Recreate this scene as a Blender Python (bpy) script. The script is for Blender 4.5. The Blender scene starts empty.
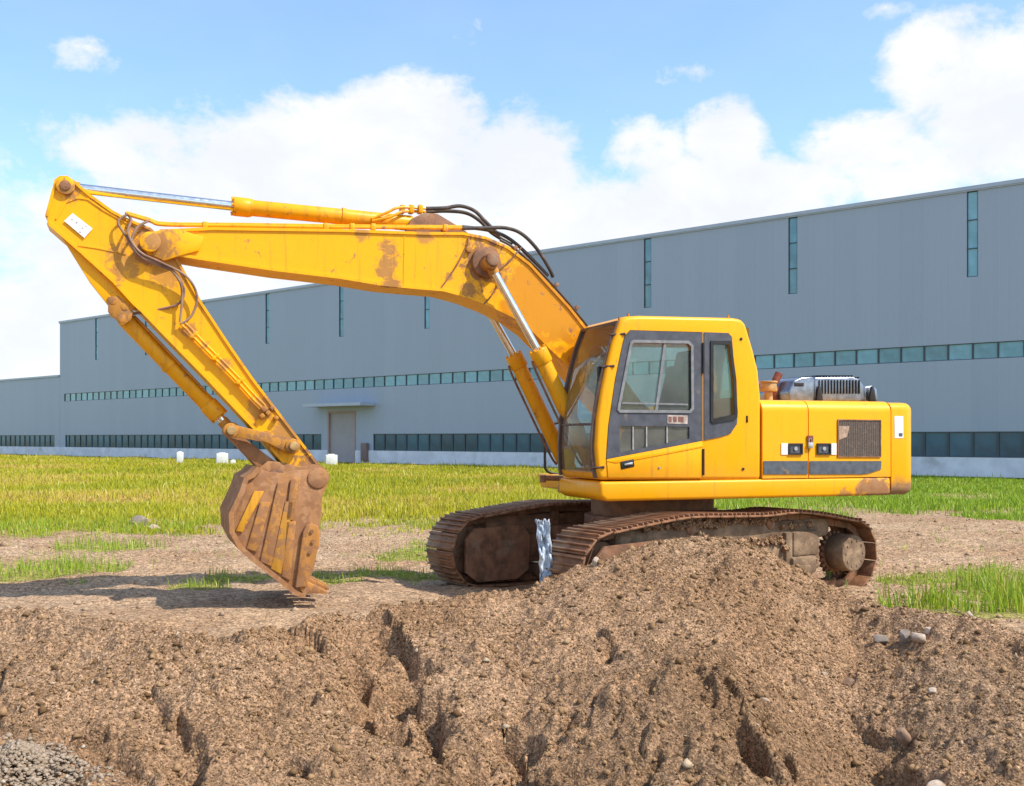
import bpy, bmesh, math, random
import numpy as np
from mathutils import Vector, Matrix
from mathutils.geometry import tessellate_polygon

random.seed(7)
RNG = np.random.default_rng(11)
SC = bpy.context.scene
COL = SC.collection
R = math.radians

# ------------------------------------------------------------------ camera numbers (level camera, lens shift)
F, PX, HY, EYE = 1040.0, 512.0, 438.0, 1.63
PSI, THETA = R(20), R(34)
CX, CY = 1.658, 12.32                      # swing centre of the excavator on the ground
cP, sP = math.cos(PSI), math.sin(PSI)


def loc(px, py, v):
    """photo point on the machine's vertical plane at sideways offset v -> local (u, z)"""
    r = (px - PX) / F
    u = (CX + sP * v - r * (CY - cP * v)) / (cP - r * sP)
    Y = CY - sP * u - cP * v
    return (u, EYE - (py - HY) * Y / F)


def L(pts, v):
    return [loc(x, y, v) for x, y in pts]


def gxy(px, py, z=0.0):
    Y = (EYE - z) * F / (py - HY)
    return ((px - PX) / F * Y, Y)


# ------------------------------------------------------------------ numpy noise
def _hash(ix, iy, seed):
    h = (ix.astype(np.int64) * 374761393 + iy.astype(np.int64) * 668265263 + seed * 974711) & 0xffffffff
    h = ((h ^ (h >> 13)) * 1274126177) & 0xffffffff
    return h ^ (h >> 16)


def perlin(x, y, seed=0):
    ix, iy = np.floor(x), np.floor(y)
    fx, fy = x - ix, y - iy
    out = 0
    ux, uy = fx * fx * fx * (fx * (fx * 6 - 15) + 10), fy * fy * fy * (fy * (fy * 6 - 15) + 10)

    def g(dx, dy):
        a = _hash(ix + dx, iy + dy, seed).astype(np.float64) / 4294967296.0 * 2 * np.pi
        return np.cos(a) * (fx - dx) + np.sin(a) * (fy - dy)
    n0 = g(0, 0) * (1 - ux) + g(1, 0) * ux
    n1 = g(0, 1) * (1 - ux) + g(1, 1) * ux
    return (n0 * (1 - uy) + n1 * uy) * 1.5


def fbm(x, y, seed=0, octaves=4, gain=0.5):
    s, a, f = 0, 1.0, 1.0
    for k in range(octaves):
        s = s + a * perlin(x * f + 17.3 * k, y * f - 9.1 * k, seed + k)
        a *= gain
        f *= 2.03
    return s


def smooth(a, b, x):
    t = np.clip((x - a) / (b - a), 0, 1)
    return t * t * (3 - 2 * t)


# ------------------------------------------------------------------ object helpers
def tag(o, label=None, cat=None, group=None, kind=None):
    if label: o['label'] = label
    if cat: o['category'] = cat
    if group: o['group'] = group
    if kind: o['kind'] = kind
    return o


def empty(name, location, rz=0.0):
    o = bpy.data.objects.new(name, None)
    o.location = location
    o.rotation_euler = (0, 0, rz)
    COL.objects.link(o)
    return o


def finish(me, angle=32):
    me.polygons.foreach_set('use_smooth', [True] * len(me.polygons))
    me.set_sharp_from_angle(angle=R(angle))
    me.update()


def obj(name, bm, mats, parent=None, angle=32):
    bmesh.ops.recalc_face_normals(bm, faces=bm.faces)
    me = bpy.data.meshes.new(name)
    bm.to_mesh(me)
    bm.free()
    for m in (mats if isinstance(mats, (list, tuple)) else [mats]):
        me.materials.append(m)
    finish(me, angle)
    o = bpy.data.objects.new(name, me)
    COL.objects.link(o)
    if parent is not None: o.parent = parent
    return o


def array_obj(name, verts, quads, tris, mats, parent=None, sm=False, attr=None):
    me = bpy.data.meshes.new(name)
    nq, nt = len(quads), len(tris)
    me.vertices.add(len(verts))
    me.vertices.foreach_set('co', np.asarray(verts, dtype=np.float32).ravel())
    me.loops.add(nq * 4 + nt * 3)
    me.polygons.add(nq + nt)
    li = np.concatenate([np.asarray(quads, dtype=np.int32).ravel(), np.asarray(tris, dtype=np.int32).ravel()])
    me.loops.foreach_set('vertex_index', li)
    ls = np.concatenate([np.arange(nq) * 4, nq * 4 + np.arange(nt) * 3]).astype(np.int32)
    me.polygons.foreach_set('loop_start', ls)
    if sm: me.polygons.foreach_set('use_smooth', np.ones(nq + nt, dtype=bool))
    if attr is not None:
        a = me.attributes.new('tint', 'FLOAT', 'POINT')
        a.data.foreach_set('value', np.asarray(attr, dtype=np.float32))
    me.update(calc_edges=True)
    for m in (mats if isinstance(mats, (list, tuple)) else [mats]):
        me.materials.append(m)
    o = bpy.data.objects.new(name, me)
    COL.objects.link(o)
    if parent is not None: o.parent = parent
    return o


def BM():
    return bmesh.new()


def prism(bm, pts, v0, v1, bev=0.0, seg=2, mi=0, pts1=None):
    """polygon (u, z) extruded sideways from v0 to v1; optional rounded edges"""
    t = BM()
    p1 = pts1 or pts
    a = [t.verts.new((u, v0, z)) for u, z in pts]
    b = [t.verts.new((u, v1, z)) for u, z in p1]
    n = len(pts)
    t.faces.new(a)
    t.faces.new(b[::-1])
    for i in range(n):
        t.faces.new((a[i], b[i], b[(i + 1) % n], a[(i + 1) % n]))
    bmesh.ops.recalc_face_normals(t, faces=t.faces)
    if bev > 0:
        ed = [e for e in t.edges if e.is_manifold and e.calc_face_angle(0) > R(30)]
        bmesh.ops.bevel(t, geom=ed, offset=bev, segments=seg, profile=0.5, affect='EDGES', clamp_overlap=True)
    merge(bm, t, mi)


def merge(bm, t, mi=0):
    t.verts.index_update()
    vm = [bm.verts.new(v.co) for v in t.verts]
    for f in t.faces:
        try:
            nf = bm.faces.new([vm[v.index] for v in f.verts])
            nf.material_index = mi
        except ValueError:
            pass
    t.free()


def holed(bm, outer, holes, v0, v1, mi=0):
    """plate in the (u, z) plane with window holes, thickness v0..v1"""
    loops = [outer] + list(holes)
    flat = [p for lp in loops for p in lp]
    tris = tessellate_polygon([[Vector((u, z, 0)) for u, z in lp] for lp in loops])
    a = [bm.verts.new((u, v0, z)) for u, z in flat]
    b = [bm.verts.new((u, v1, z)) for u, z in flat]
    for t in tris:
        for vs in ([a[i] for i in t], [b[i] for i in reversed(t)]):
            try: bm.faces.new(vs).material_index = mi
            except ValueError: pass
    k = 0
    for lp in loops:
        n = len(lp)
        for i in range(n):
            j = (i + 1) % n
            bm.faces.new((a[k + i], a[k + j], b[k + j], b[k + i])).material_index = mi
        k += n


def strip(bm, path, thick, v0, v1, mi=0):
    """band that follows a (u, z) path, spanning v0..v1"""
    n = len(path)
    nr = []
    for i in range(n):
        p, q = path[max(0, i - 1)], path[min(n - 1, i + 1)]
        d = Vector((q[0] - p[0], q[1] - p[1])).normalized()
        nr.append((-d.y, d.x))
    A = [(p[0] + m[0] * thick / 2, p[1] + m[1] * thick / 2) for p, m in zip(path, nr)]
    B = [(p[0] - m[0] * thick / 2, p[1] - m[1] * thick / 2) for p, m in zip(path, nr)]
    ring = []
    for i in range(n):
        ring.append([bm.verts.new((A[i][0], v0, A[i][1])), bm.verts.new((A[i][0], v1, A[i][1])),
                     bm.verts.new((B[i][0], v1, B[i][1])), bm.verts.new((B[i][0], v0, B[i][1]))])
    for i in range(n - 1):
        for k in range(4):
            f = bm.faces.new((ring[i][k], ring[i][(k + 1) % 4], ring[i + 1][(k + 1) % 4], ring[i + 1][k]))
            f.material_index = mi
    bm.faces.new(ring[0]).material_index = mi
    bm.faces.new(ring[-1][::-1]).material_index = mi


def box(bm, c, s, bev=0.0, mi=0, rot=None, seg=2):
    t = BM()
    bmesh.ops.create_cube(t, size=1)
    for v in t.verts:
        v.co = Vector((v.co.x * s[0], v.co.y * s[1], v.co.z * s[2]))
    if bev > 0:
        bmesh.ops.bevel(t, geom=list(t.edges), offset=bev, segments=seg, profile=0.5, affect='EDGES')
    for v in t.verts:
        if rot is not None: v.co = rot @ v.co
        v.co += Vector(c)
    merge(bm, t, mi)


def cyl(bm, p0, p1, r, seg=24, r2=None, mi=0, bev=0.0):
    p0, p1 = Vector(p0), Vector(p1)
    d = p1 - p0
    q = d.to_track_quat('Z', 'Y').to_matrix()
    r2 = r if r2 is None else r2
    prof = [(r, 0), (r2, d.length)]
    if bev > 0:
        prof = [(r - bev, 0), (r - bev * .3, bev * .3), (r, bev), (r2, d.length - bev),
                (r2 - bev * .3, d.length - bev * .3), (r2 - bev, d.length)]
    rings = []
    for rr, h in prof:
        rings.append([bm.verts.new(p0 + q @ Vector((rr * math.cos(2 * math.pi * i / seg), rr * math.sin(2 * math.pi * i / seg), h))) for i in range(seg)])
    for A, B in zip(rings, rings[1:]):
        for i in range(seg):
            bm.faces.new((A[i], A[(i + 1) % seg], B[(i + 1) % seg], B[i])).material_index = mi
    bm.faces.new(rings[0][::-1]).material_index = mi
    bm.faces.new(rings[-1]).material_index = mi


def catmull(pts, n=6):
    pts = [Vector(p) for p in pts]
    out = []
    for i in range(len(pts) - 1):
        p0, p1, p2, p3 = pts[max(0, i - 1)], pts[i], pts[i + 1], pts[min(len(pts) - 1, i + 2)]
        for k in range(n):
            t = k / n
            out.append(0.5 * ((2 * p1) + (p2 - p0) * t + (2 * p0 - 5 * p1 + 4 * p2 - p3) * t * t + (3 * p1 - p0 - 3 * p2 + p3) * t ** 3))
    out.append(pts[-1])
    return out


def tube(bm, pts, r, seg=10, n=6, mi=0):
    path = catmull(pts, n) if n > 1 else [Vector(p) for p in pts]
    rings = []
    up = Vector((0, 1, 0.013))
    for i, p in enumerate(path):
        d = (path[min(i + 1, len(path) - 1)] - path[max(i - 1, 0)]).normalized()
        a = d.cross(up)
        if a.length < 1e-4: a = d.cross(Vector((1, 0, 0)))
        a.normalize()
        b = d.cross(a)
        rings.append([bm.verts.new(p + (a * math.cos(2 * math.pi * k / seg) + b * math.sin(2 * math.pi * k / seg)) * r) for k in range(seg)])
    for A, B in zip(rings, rings[1:]):
        for i in range(seg):
            bm.faces.new((A[i], A[(i + 1) % seg], B[(i + 1) % seg], B[i])).material_index = mi
    bm.faces.new(rings[0][::-1]).material_index = mi
    bm.faces.new(rings[-1]).material_index = mi


def P3(px, py, v):
    u, z = loc(px, py, v)
    return (u, v, z)


# ------------------------------------------------------------------ materials
class NT:
    def __init__(s, name):
        s.m = bpy.data.materials.new(name)
        s.m.use_nodes = True
        s.t = s.m.node_tree
        s.b = s.t.nodes['Principled BSDF']
        s.out = s.t.nodes['Material Output']

    def n(s, typ, **kw):
        nd = s.t.nodes.new(typ)
        for k, v in kw.items(): setattr(nd, k, v)
        return nd

    def l(s, a, b): s.t.links.new(a, b)

    def coord(s, out='Object', scale=(1, 1, 1)):
        tc = s.n('ShaderNodeTexCoord')
        mp = s.n('ShaderNodeMapping')
        mp.inputs['Scale'].default_value = scale
        s.l(tc.outputs[out], mp.inputs['Vector'])
        return mp.outputs['Vector']

    def noise(s, vec, scale, detail=5, rough=0.55, dist=0.0):
        nd = s.n('ShaderNodeTexNoise')
        nd.inputs['Scale'].default_value = scale
        nd.inputs['Detail'].default_value = detail
        nd.inputs['Roughness'].default_value = rough
        nd.inputs['Distortion'].default_value = dist
        s.l(vec, nd.inputs['Vector'])
        return nd.outputs['Fac']

    def ramp(s, fac, lo, hi, a=0.0, b=1.0):
        mr = s.n('ShaderNodeMapRange')
        mr.interpolation_type = 'SMOOTHSTEP'
        for k, v in (('From Min', lo), ('From Max', hi), ('To Min', a), ('To Max', b)):
            mr.inputs[k].default_value = v
        s.l(fac, mr.inputs['Value'])
        return mr.outputs['Result']

    def math(s, op, a, b=None):
        nd = s.n('ShaderNodeMath', operation=op)
        for i, x in enumerate((a, b)):
            if x is None: continue
            if isinstance(x, (int, float)): nd.inputs[i].default_value = x
            else: s.l(x, nd.inputs[i])
        return nd.outputs[0]

    def mix(s, fac, a, b):
        nd = s.n('ShaderNodeMix', data_type='RGBA')
        for sock, x in ((nd.inputs[0], fac), (nd.inputs[6], a), (nd.inputs[7], b)):
            if isinstance(x, (int, float)): sock.default_value = x
            elif isinstance(x, tuple): sock.default_value = (*x, 1)
            else: s.l(x, sock)
        return nd.outputs[2]

    def bump(s, h, strength, dist, prev=None):
        nd = s.n('ShaderNodeBump')
        nd.inputs['Strength'].default_value = strength
        nd.inputs['Distance'].default_value = dist
        s.l(h, nd.inputs['Height'])
        if prev is not None: s.l(prev, nd.inputs['Normal'])
        return nd.outputs['Normal']

    def done(s, col=None, rough=None, normal=None, metal=None, spec=None):
        for k, x in (('Base Color', col), ('Roughness', rough), ('Normal', normal), ('Metallic', metal), ('Specular IOR Level', spec)):
            if x is None: continue
            if isinstance(x, (int, float)): s.b.inputs[k].default_value = x
            elif isinstance(x, tuple): s.b.inputs[k].default_value = (*x, 1)
            else: s.l(x, s.b.inputs[k])
        return s.m


def plain(name, col, rough=0.6, metal=0.0, var=0.25, scale=9, bump=0.0, dirt=None, lo=.5, hi=.75):
    t = NT(name)
    v = t.coord()
    f = t.noise(v, scale, 6, .6)
    c = t.mix(t.ramp(f, .3, .7), tuple(x * (1 - var) for x in col), tuple(min(1, x * (1 + var)) for x in col))
    if dirt is not None:
        c = t.mix(t.ramp(t.noise(v, scale * .37, 8, .65), lo, hi), c, dirt)
    nm = t.bump(t.noise(v, scale * 7, 5), bump, .01) if bump else None
    return t.done(c, t.ramp(f, .3, .7, max(.05, rough - .1), min(1, rough + .1)), nm, metal)


def paint(name, col, rust=0.62, wear=0.7, spots=(), dusty=None, tint=(), rough=.30):
    """machine paint: faded patches, rust chips, vertical streaks, dried mud in patches of their own"""
    t = NT(name)
    v = t.coord()
    faded = tuple(min(1, c * .95 + .015) for c in col)
    big = t.noise(v, 1.6, 6, .6, .4)
    c = t.mix(t.ramp(big, .42, .68, 0, .55), col, faded)
    c = t.mix(t.ramp(t.noise(v, 26, 4, .6), .35, .75, 0, .16), c, tuple(x * .72 for x in col))
    st = t.noise(t.coord('Object', (14, 14, .9)), 1.0, 6, .65)
    c = t.mix(t.ramp(st, wear - .15, wear + .1, 0, .6), c, (.33, .14, .035))
    chip = t.noise(v, 7.5, 10, .72, .3)
    rmask = t.ramp(chip, rust, rust + .05, 0, .85)
    for (px, py, vv, rad, amt) in spots:
        u, z = loc(px, py, vv)
        d = t.n('ShaderNodeVectorMath', operation='DISTANCE')
        t.l(v, d.inputs[0])
        d.inputs[1].default_value = (u, vv, z)
        e = t.math('ADD', d.outputs['Value'], t.math('MULTIPLY', t.math('SUBTRACT', t.noise(v, 7.0, 10, .74, 1.2), .5), rad * 3.4))
        k = t.ramp(e, rad * .55, rad * 1.0, amt, 0)
        rmask = t.math('MAXIMUM', rmask, k)
    for (px, py, vv, rad, amt) in tint:
        u, z = loc(px, py, vv)
        d = t.n('ShaderNodeVectorMath', operation='DISTANCE')
        t.l(v, d.inputs[0])
        d.inputs[1].default_value = (u, vv, z)
        e = t.math('ADD', d.outputs['Value'], t.math('MULTIPLY', t.math('SUBTRACT', t.noise(v, 4.0, 8, .7, 1.0), .5), rad * 1.6))
        c = t.mix(t.ramp(e, rad * .75, rad * 1.0, amt, 0), c, (.50, .19, .012))
    c = t.mix(rmask, c, t.mix(t.noise(v, 11, 6), (.20, .075, .028), (.36, .20, .11)))
    if dusty is not None:
        sep = t.n('ShaderNodeSeparateXYZ')
        t.l(v, sep.inputs[0])
        hz = t.math('ADD', sep.outputs['Z'], t.math('MULTIPLY', t.math('SUBTRACT', t.noise(v, 3.1, 8, .7, .6), .5), .38))
        c = t.mix(t.ramp(hz, dusty[0], dusty[1], dusty[2], 0), c, (.27, .15, .085))
    nm = t.bump(chip, .06, .01)
    nm = t.bump(t.noise(v, 1.9, 2), .10, .03, nm)
    r = t.math('ADD', t.ramp(big, .3, .7, rough, rough + .16), t.math('MULTIPLY', rmask, .35))
    return t.done(c, r, nm, spec=.22)


YEL = (.93, .39, .002)
M = {}
M['yellow'] = paint('yellow_paint', YEL, .645, .70, dusty=(1.0, 1.45, .32))
M['skirt'] = paint('skirt_paint', (.86, .365, .004), .64, .70, spots=((872, 494, 1.36, .26, .95), (884, 489, 1.36, .16, .95), (845, 497, 1.36, .12, .7)))
M['weight'] = paint('counterweight_paint', (.86, .375, .004), .645, .68, spots=((906, 494, 1.3, .20, .95), (896, 497, 1.36, .16, .95)), dusty=(1.02, 1.22, .9))
M['boom'] = paint('boom_paint', (.90, .405, .003), .60, .66,
                  spots=((487, 262, .25, .30, .95), (389, 250, .25, .13, .75), (386, 268, .25, .14, .75), (392, 284, .25, .12, .8), (470, 290, .25, .11, .8),
                         (450, 276, .25, .06, .7), (362, 233, .25, .09, .6), (425, 236, .25, .10, .6), (160, 243, .25, .18, .8)),
                  tint=((548, 298, .25, .62, .75), (590, 350, .25, .4, .5)))
M['arm'] = paint('arm_paint', (.90, .405, .003), .61, .66,
                 spots=((150, 245, .2, .26, .85), (168, 270, .2, .22, .55), (125, 262, .2, .20, .6), (68, 190, .2, .12, .8), (262, 410, .2, .16, .6), (285, 435, .2, .22, .7),
                        (312, 470, .2, .25, .95), (190, 330, .2, .09, .7), (225, 365, .2, .08, .7), (205, 345, .2, .06, .7)))
M['cylinder'] = paint('cylinder_paint', (.82, .36, .008), .60, .62)
M['rustwork'] = paint('worn_linkage', (.50, .22, .03), .50, .55, rough=.5)
M['bucket'] = paint('worn_bucket', (.39, .205, .105), .47, .5, rough=.75)
M['bucket_strip'] = paint('worn_strip', (.46, .21, .055), .47, .52, rough=.6)
M['rust'] = plain('rusty_steel', (.24, .115, .06), .75, .25, .4, 8, .5, (.30, .20, .13), .52, .7)
M['shoe'] = plain('track_steel', (.25, .12, .06), .62, .35, .4, 5, .35, (.33, .22, .14), .50, .68)
M['mudsteel'] = plain('muddy_steel', (.25, .165, .10), .95, 0, .35, 9, .8, (.15, .09, .052), .42, .6)
M['dark'] = plain('dark_metal', (.022, .02, .02), .5, .3, .3, 10)
M['trim'] = plain('cab_trim_grey', (.062, .064, .08), .55, 0, .25, 12, .1, (.22, .16, .12), .60, .75)
M['stripe'] = plain('grey_stripe', (.075, .085, .10), .55, 0, .25, 14, .1, (.3, .18, .08), .62, .72)
M['rubber'] = plain('hose_rubber', (.045, .032, .028), .6, 0, .4, 9, .1, (.17, .11, .08), .52, .7)
M['oldhose'] = plain('dusty_hose', (.20, .11, .075), .7, 0, .4, 9, .1, (.33, .20, .13), .45, .65)
M['chrome'] = plain('chromed_rod', (.78, .76, .74), .16, 1, .06, 20)
M['steel'] = plain('bare_steel', (.48, .48, .48), .35, .9, .2, 12)
M['silver'] = plain('silver_hood', (.24, .26, .30), .30, .75, .25, 9, .1, (.20, .14, .10), .6, .8)
M['grille'] = plain('grille_mesh', (.14, .105, .085), .7, .2, .3, 60, .5, (.26, .18, .13), .5, .7)
M['white'] = plain('white_plate', (.80, .80, .78), .5, 0, .06, 30, 0, (.55, .5, .45), .62, .8)
M['seat'] = plain('seat_cloth', (.05, .06, .062), .9, 0, .3, 20)
M['redbrown'] = plain('heat_rust', (.22, .06, .035), .8, .2, .4, 20, .3)
M['tan'] = plain('dusty_drum', (.42, .26, .10), .6, .1, .3, 14, .2)
M['red'] = plain('red_print', (.20, .08, .06), .6, 0, .2, 30)
M['block'] = plain('white_block', (.62, .62, .60), .8, 0, .06, 3, .2)
M['greybar'] = plain('grey_bar', (.36, .34, .32), .5, .4, .2, 20)
M['tanplate'] = plain('faded_sticker', (.42, .35, .30), .6, 0, .3, 25, 0, (.3, .2, .16), .5, .7)
M['clad'] = None


def glass(name, tint, refl=.9, haze=0.0):
    t = NT(name)
    nt = t.t
    nt.nodes.remove(t.b)
    tr = t.n('ShaderNodeBsdfTransparent'); tr.inputs[0].default_value = (*tint, 1)
    gl = t.n('ShaderNodeBsdfGlossy'); gl.inputs['Roughness'].default_value = .03
    fr = t.n('ShaderNodeFresnel'); fr.inputs['IOR'].default_value = 1.5
    mx = t.n('ShaderNodeMixShader')
    t.l(t.math('MULTIPLY', fr.outputs[0], refl), mx.inputs[0])
    if haze:
        df = t.n('ShaderNodeBsdfDiffuse'); df.inputs[0].default_value = (.5, .47, .42, 1)
        m2 = t.n('ShaderNodeMixShader')
        t.l(t.ramp(t.noise(t.coord(), 5, 7, .65), .25, .8, haze * .4, haze), m2.inputs[0])
        t.l(tr.outputs[0], m2.inputs[1]); t.l(df.outputs[0], m2.inputs[2])
        t.l(m2.outputs[0], mx.inputs[1])
    else:
        t.l(tr.outputs[0], mx.inputs[1])
    t.l(gl.outputs[0], mx.inputs[2])
    t.l(mx.outputs[0], t.out.inputs['Surface'])
    return t.m


M['glass'] = glass('tinted_glass', (.90, .98, .94), .9, .10)
M['windshield'] = glass('windshield_glass', (.9, .92, .9), .8, .12)
M['dirtyglass'] = glass('dirty_glass', (.80, .82, .78), .8, .20)


def build_glass(name, col, rough=.06, spec=.75):
    t = NT(name)
    v = t.coord()
    oi = t.n('ShaderNodeObjectInfo')
    c = t.mix(t.math('ADD', t.math('MULTIPLY', t.ramp(t.noise(v, .9, 3), .35, .65), .45), t.math('MULTIPLY', oi.outputs['Random'], .55)), tuple(x * .55 for x in col), tuple(x * 1.5 for x in col))
    return t.done(c, rough, t.bump(t.noise(v, .7, 2), .05, .05), spec=spec)


M['pane'] = build_glass('window_glass_teal', (.13, .29, .36))
M['panelow'] = build_glass('window_glass_dark', (.025, .095, .14), .06, .5)
M['mull'] = plain('window_frame_grey', (.06, .075, .09), .5, .3, .15, 3)


def cladding():
    t = NT('metal_cladding')
    v = t.coord()
    sep = t.n('ShaderNodeSeparateXYZ'); t.l(v, sep.inputs[0])
    x = sep.outputs['X']
    rib = t.math('PINGPONG', x, .15)
    seam = t.ramp(t.math('PINGPONG', x, .5), 0, .012, 1, 0)
    panel = t.n('ShaderNodeTexWhiteNoise', noise_dimensions='1D')
    t.l(t.math('FLOOR', t.math('MULTIPLY', x, 1.0)), panel.inputs['W'])
    c = t.mix(panel.outputs['Value'], (.33, .388, .478), (.345, .403, .493))
    c = t.mix(t.ramp(t.noise(t.coord('Object', (.9, .9, .12)), 1.0, 6, .6), .45, .8, 0, .22), c, (.28, .335, .415))
    c = t.mix(t.math('MULTIPLY', seam, .26), c, (.22, .25, .28))
    nm = t.bump(t.ramp(rib, .03, .07), .22, .02)
    return t.done(c, .5, nm, .0, .4)


M['clad'] = cladding()
M['plinth'] = plain('plinth_render', (.66, .70, .77), .85, 0, .12, 1.2, .1, (.36, .37, .38), .55, .8)
M['roofedge'] = plain('roof_edge_metal', (.40, .45, .53), .5, .2, .08, 2)
M['doorpaint'] = plain('door_panel', (.34, .32, .34), .6, 0, .08, 1)

# ------------------------------------------------------------------ terrain
crest = [  # photo column, photo row, distance of the crest of the spoil bank
    (-260, 616, 8.0), (-120, 610, 8.1), (0, 611, 8.05), (60, 611, 8.0), (120, 620, 7.8), (170, 634, 7.6), (230, 640, 7.55), (290, 630, 7.9),
    (340, 613, 8.3), (420, 602, 8.75), (470, 593, 8.95), (520, 590, 9.1), (560, 574, 9.2), (600, 559, 9.35), (640, 546, 9.5),
    (690, 537, 9.65), (730, 540, 9.65), (770, 553, 9.65), (810, 575, 9.6), (850, 600, 9.45), (890, 607, 9.1), (930, 611, 8.7), (980, 622, 8.3), (1024, 635, 7.9),
    (1150, 640, 7.6), (1300, 640, 7.5)]
_cx = np.array([(p - PX) / F for p, _, _ in crest])
_cy = np.array([d for _, _, d in crest])
_cz = np.array([EYE - (y - HY) * d / F for _, y, d in crest])


def flat_h(x, y):
    h = -.06 + .05 * fbm(x * .16, y * .16, 3, 3)
    h = h - .06 * np.exp(-(((x - 1.9) / 3.2) ** 2 + ((y - 12.6) / 2.2) ** 2))
    return h * smooth(400, 60, y) + 0.0


GROUND0 = -.06
# gullies and slumped edges of the bank, photo pixels: (points, drop, width of the lower side, side)
scarps = [([(318, 636), (352, 655), (378, 672), (392, 700)], .24, .45),
          ([(408, 640), (425, 662), (440, 690), (452, 722), (460, 742)], .36, .55),
          ([(470, 745), (505, 732), (520, 752), (532, 775)], .27, .45),
          ([(168, 690), (182, 712), (208, 740), (222, 780)], .13, .40),
          ([(2, 675), (14, 700), (8, 725)], .12, .30),
          ([(748, 722), (758, 745), (775, 762)], .12, .35), ([(790, 742), (802, 760), (822, 775)], .10, .3),
          ([(862, 728), (878, 745), (900, 762), (935, 780), (960, 800)], .16, .45),
          ([(655, 740), (668, 755), (676, 790)], .13, .25), ([(98, 720), (118, 735), (140, 770)], .10, .3),
          ([(610, 640), (622, 655)], .07, .2), ([(700, 660), (712, 690)], .08, .2), ([(560, 690), (585, 712)], .08, .2),
          ([(840, 690), (856, 700), (868, 716)], .09, .25), ([(232, 640), (250, 652)], .06, .2), ([(284, 690), (300, 715)], .08, .2)]


pits = [(382, 688, 16, 18, .24), (396, 738, 36, 13, .36), (500, 738, 22, 8, .20), (528, 758, 9, 14, .16), (450, 772, 26, 9, .16), (206, 770, 18, 14, .18), (96, 730, 16, 7, .12),
        (757, 756, 15, 14, .15), (796, 757, 13, 11, .12), (872, 742, 8, 14, .14), (662, 752, 11, 12, .16), (184, 715, 5, 14, .10), (110, 735, 20, 6, .12), (345, 652, 16, 5, .10), (440, 705, 7, 16, .13),
        (610, 648, 9, 5, .07), (704, 664, 6, 8, .08), (848, 684, 10, 8, .10), (898, 752, 14, 5, .10), (588, 706, 7, 8, .08), (728, 690, 6, 8, .08), (302, 700, 5, 9, .09), (640, 690, 12, 7, .08), (690, 770, 14, 7, .1), (580, 772, 16, 7, .1), (300, 765, 14, 8, .1)]


def bank_base(x, y):
    ang = x / np.maximum(y, .5)
    ang = ang + .006 * fbm(x * 1.3, y * .4, 51, 3)
    yc = np.interp(ang, _cx, _cy)
    zc = np.interp(ang, _cx, _cz)
    fh = flat_h(x, y)
    t = yc - y                                                     # > 0 on the camera's side of the crest
    front = zc - np.where(t < .35, .32 * t * t / .7 * 2.0, .112 + .30 * (t - .35))
    front = np.maximum(front, -1.6)
    back = zc - .55 * np.maximum(-t, 0) - .25 * np.minimum(np.maximum(-t, 0), .3)
    front = np.where(y < 2.5, np.minimum(front + (2.5 - y) * .6, 0), front)
    z = np.where(t > 0, front, np.maximum(back, fh))
    return z, t, fh


def px_to_bank(px, py):
    """march the photo ray to the smooth bank"""
    r, s = (px - PX) / F, (py - HY) / F
    ys = np.linspace(10.5, 3.5, 700)
    z, _, _ = bank_base(r * ys, ys)
    ray = EYE - s * ys
    i = np.argmax(z < ray) if (z >= ray).any() and (z < ray).any() else 0
    hit = np.where(z >= ray)[0]
    if len(hit) == 0: return (r * 5, 5.0, -.5)
    j = hit[-1]
    return (r * ys[j], ys[j], float(z[j]))


def seg_dist(x, y, a, b):
    ax, ay = a; bx, by = b
    dx, dy = bx - ax, by - ay
    l2 = dx * dx + dy * dy
    t = np.clip(((x - ax) * dx + (y - ay) * dy) / l2, 0, 1)
    ex, ey = x - (ax + t * dx), y - (ay + t * dy)
    side = dx * (y - ay) - dy * (x - ax)
    return np.hypot(ex, ey), side, t


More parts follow.
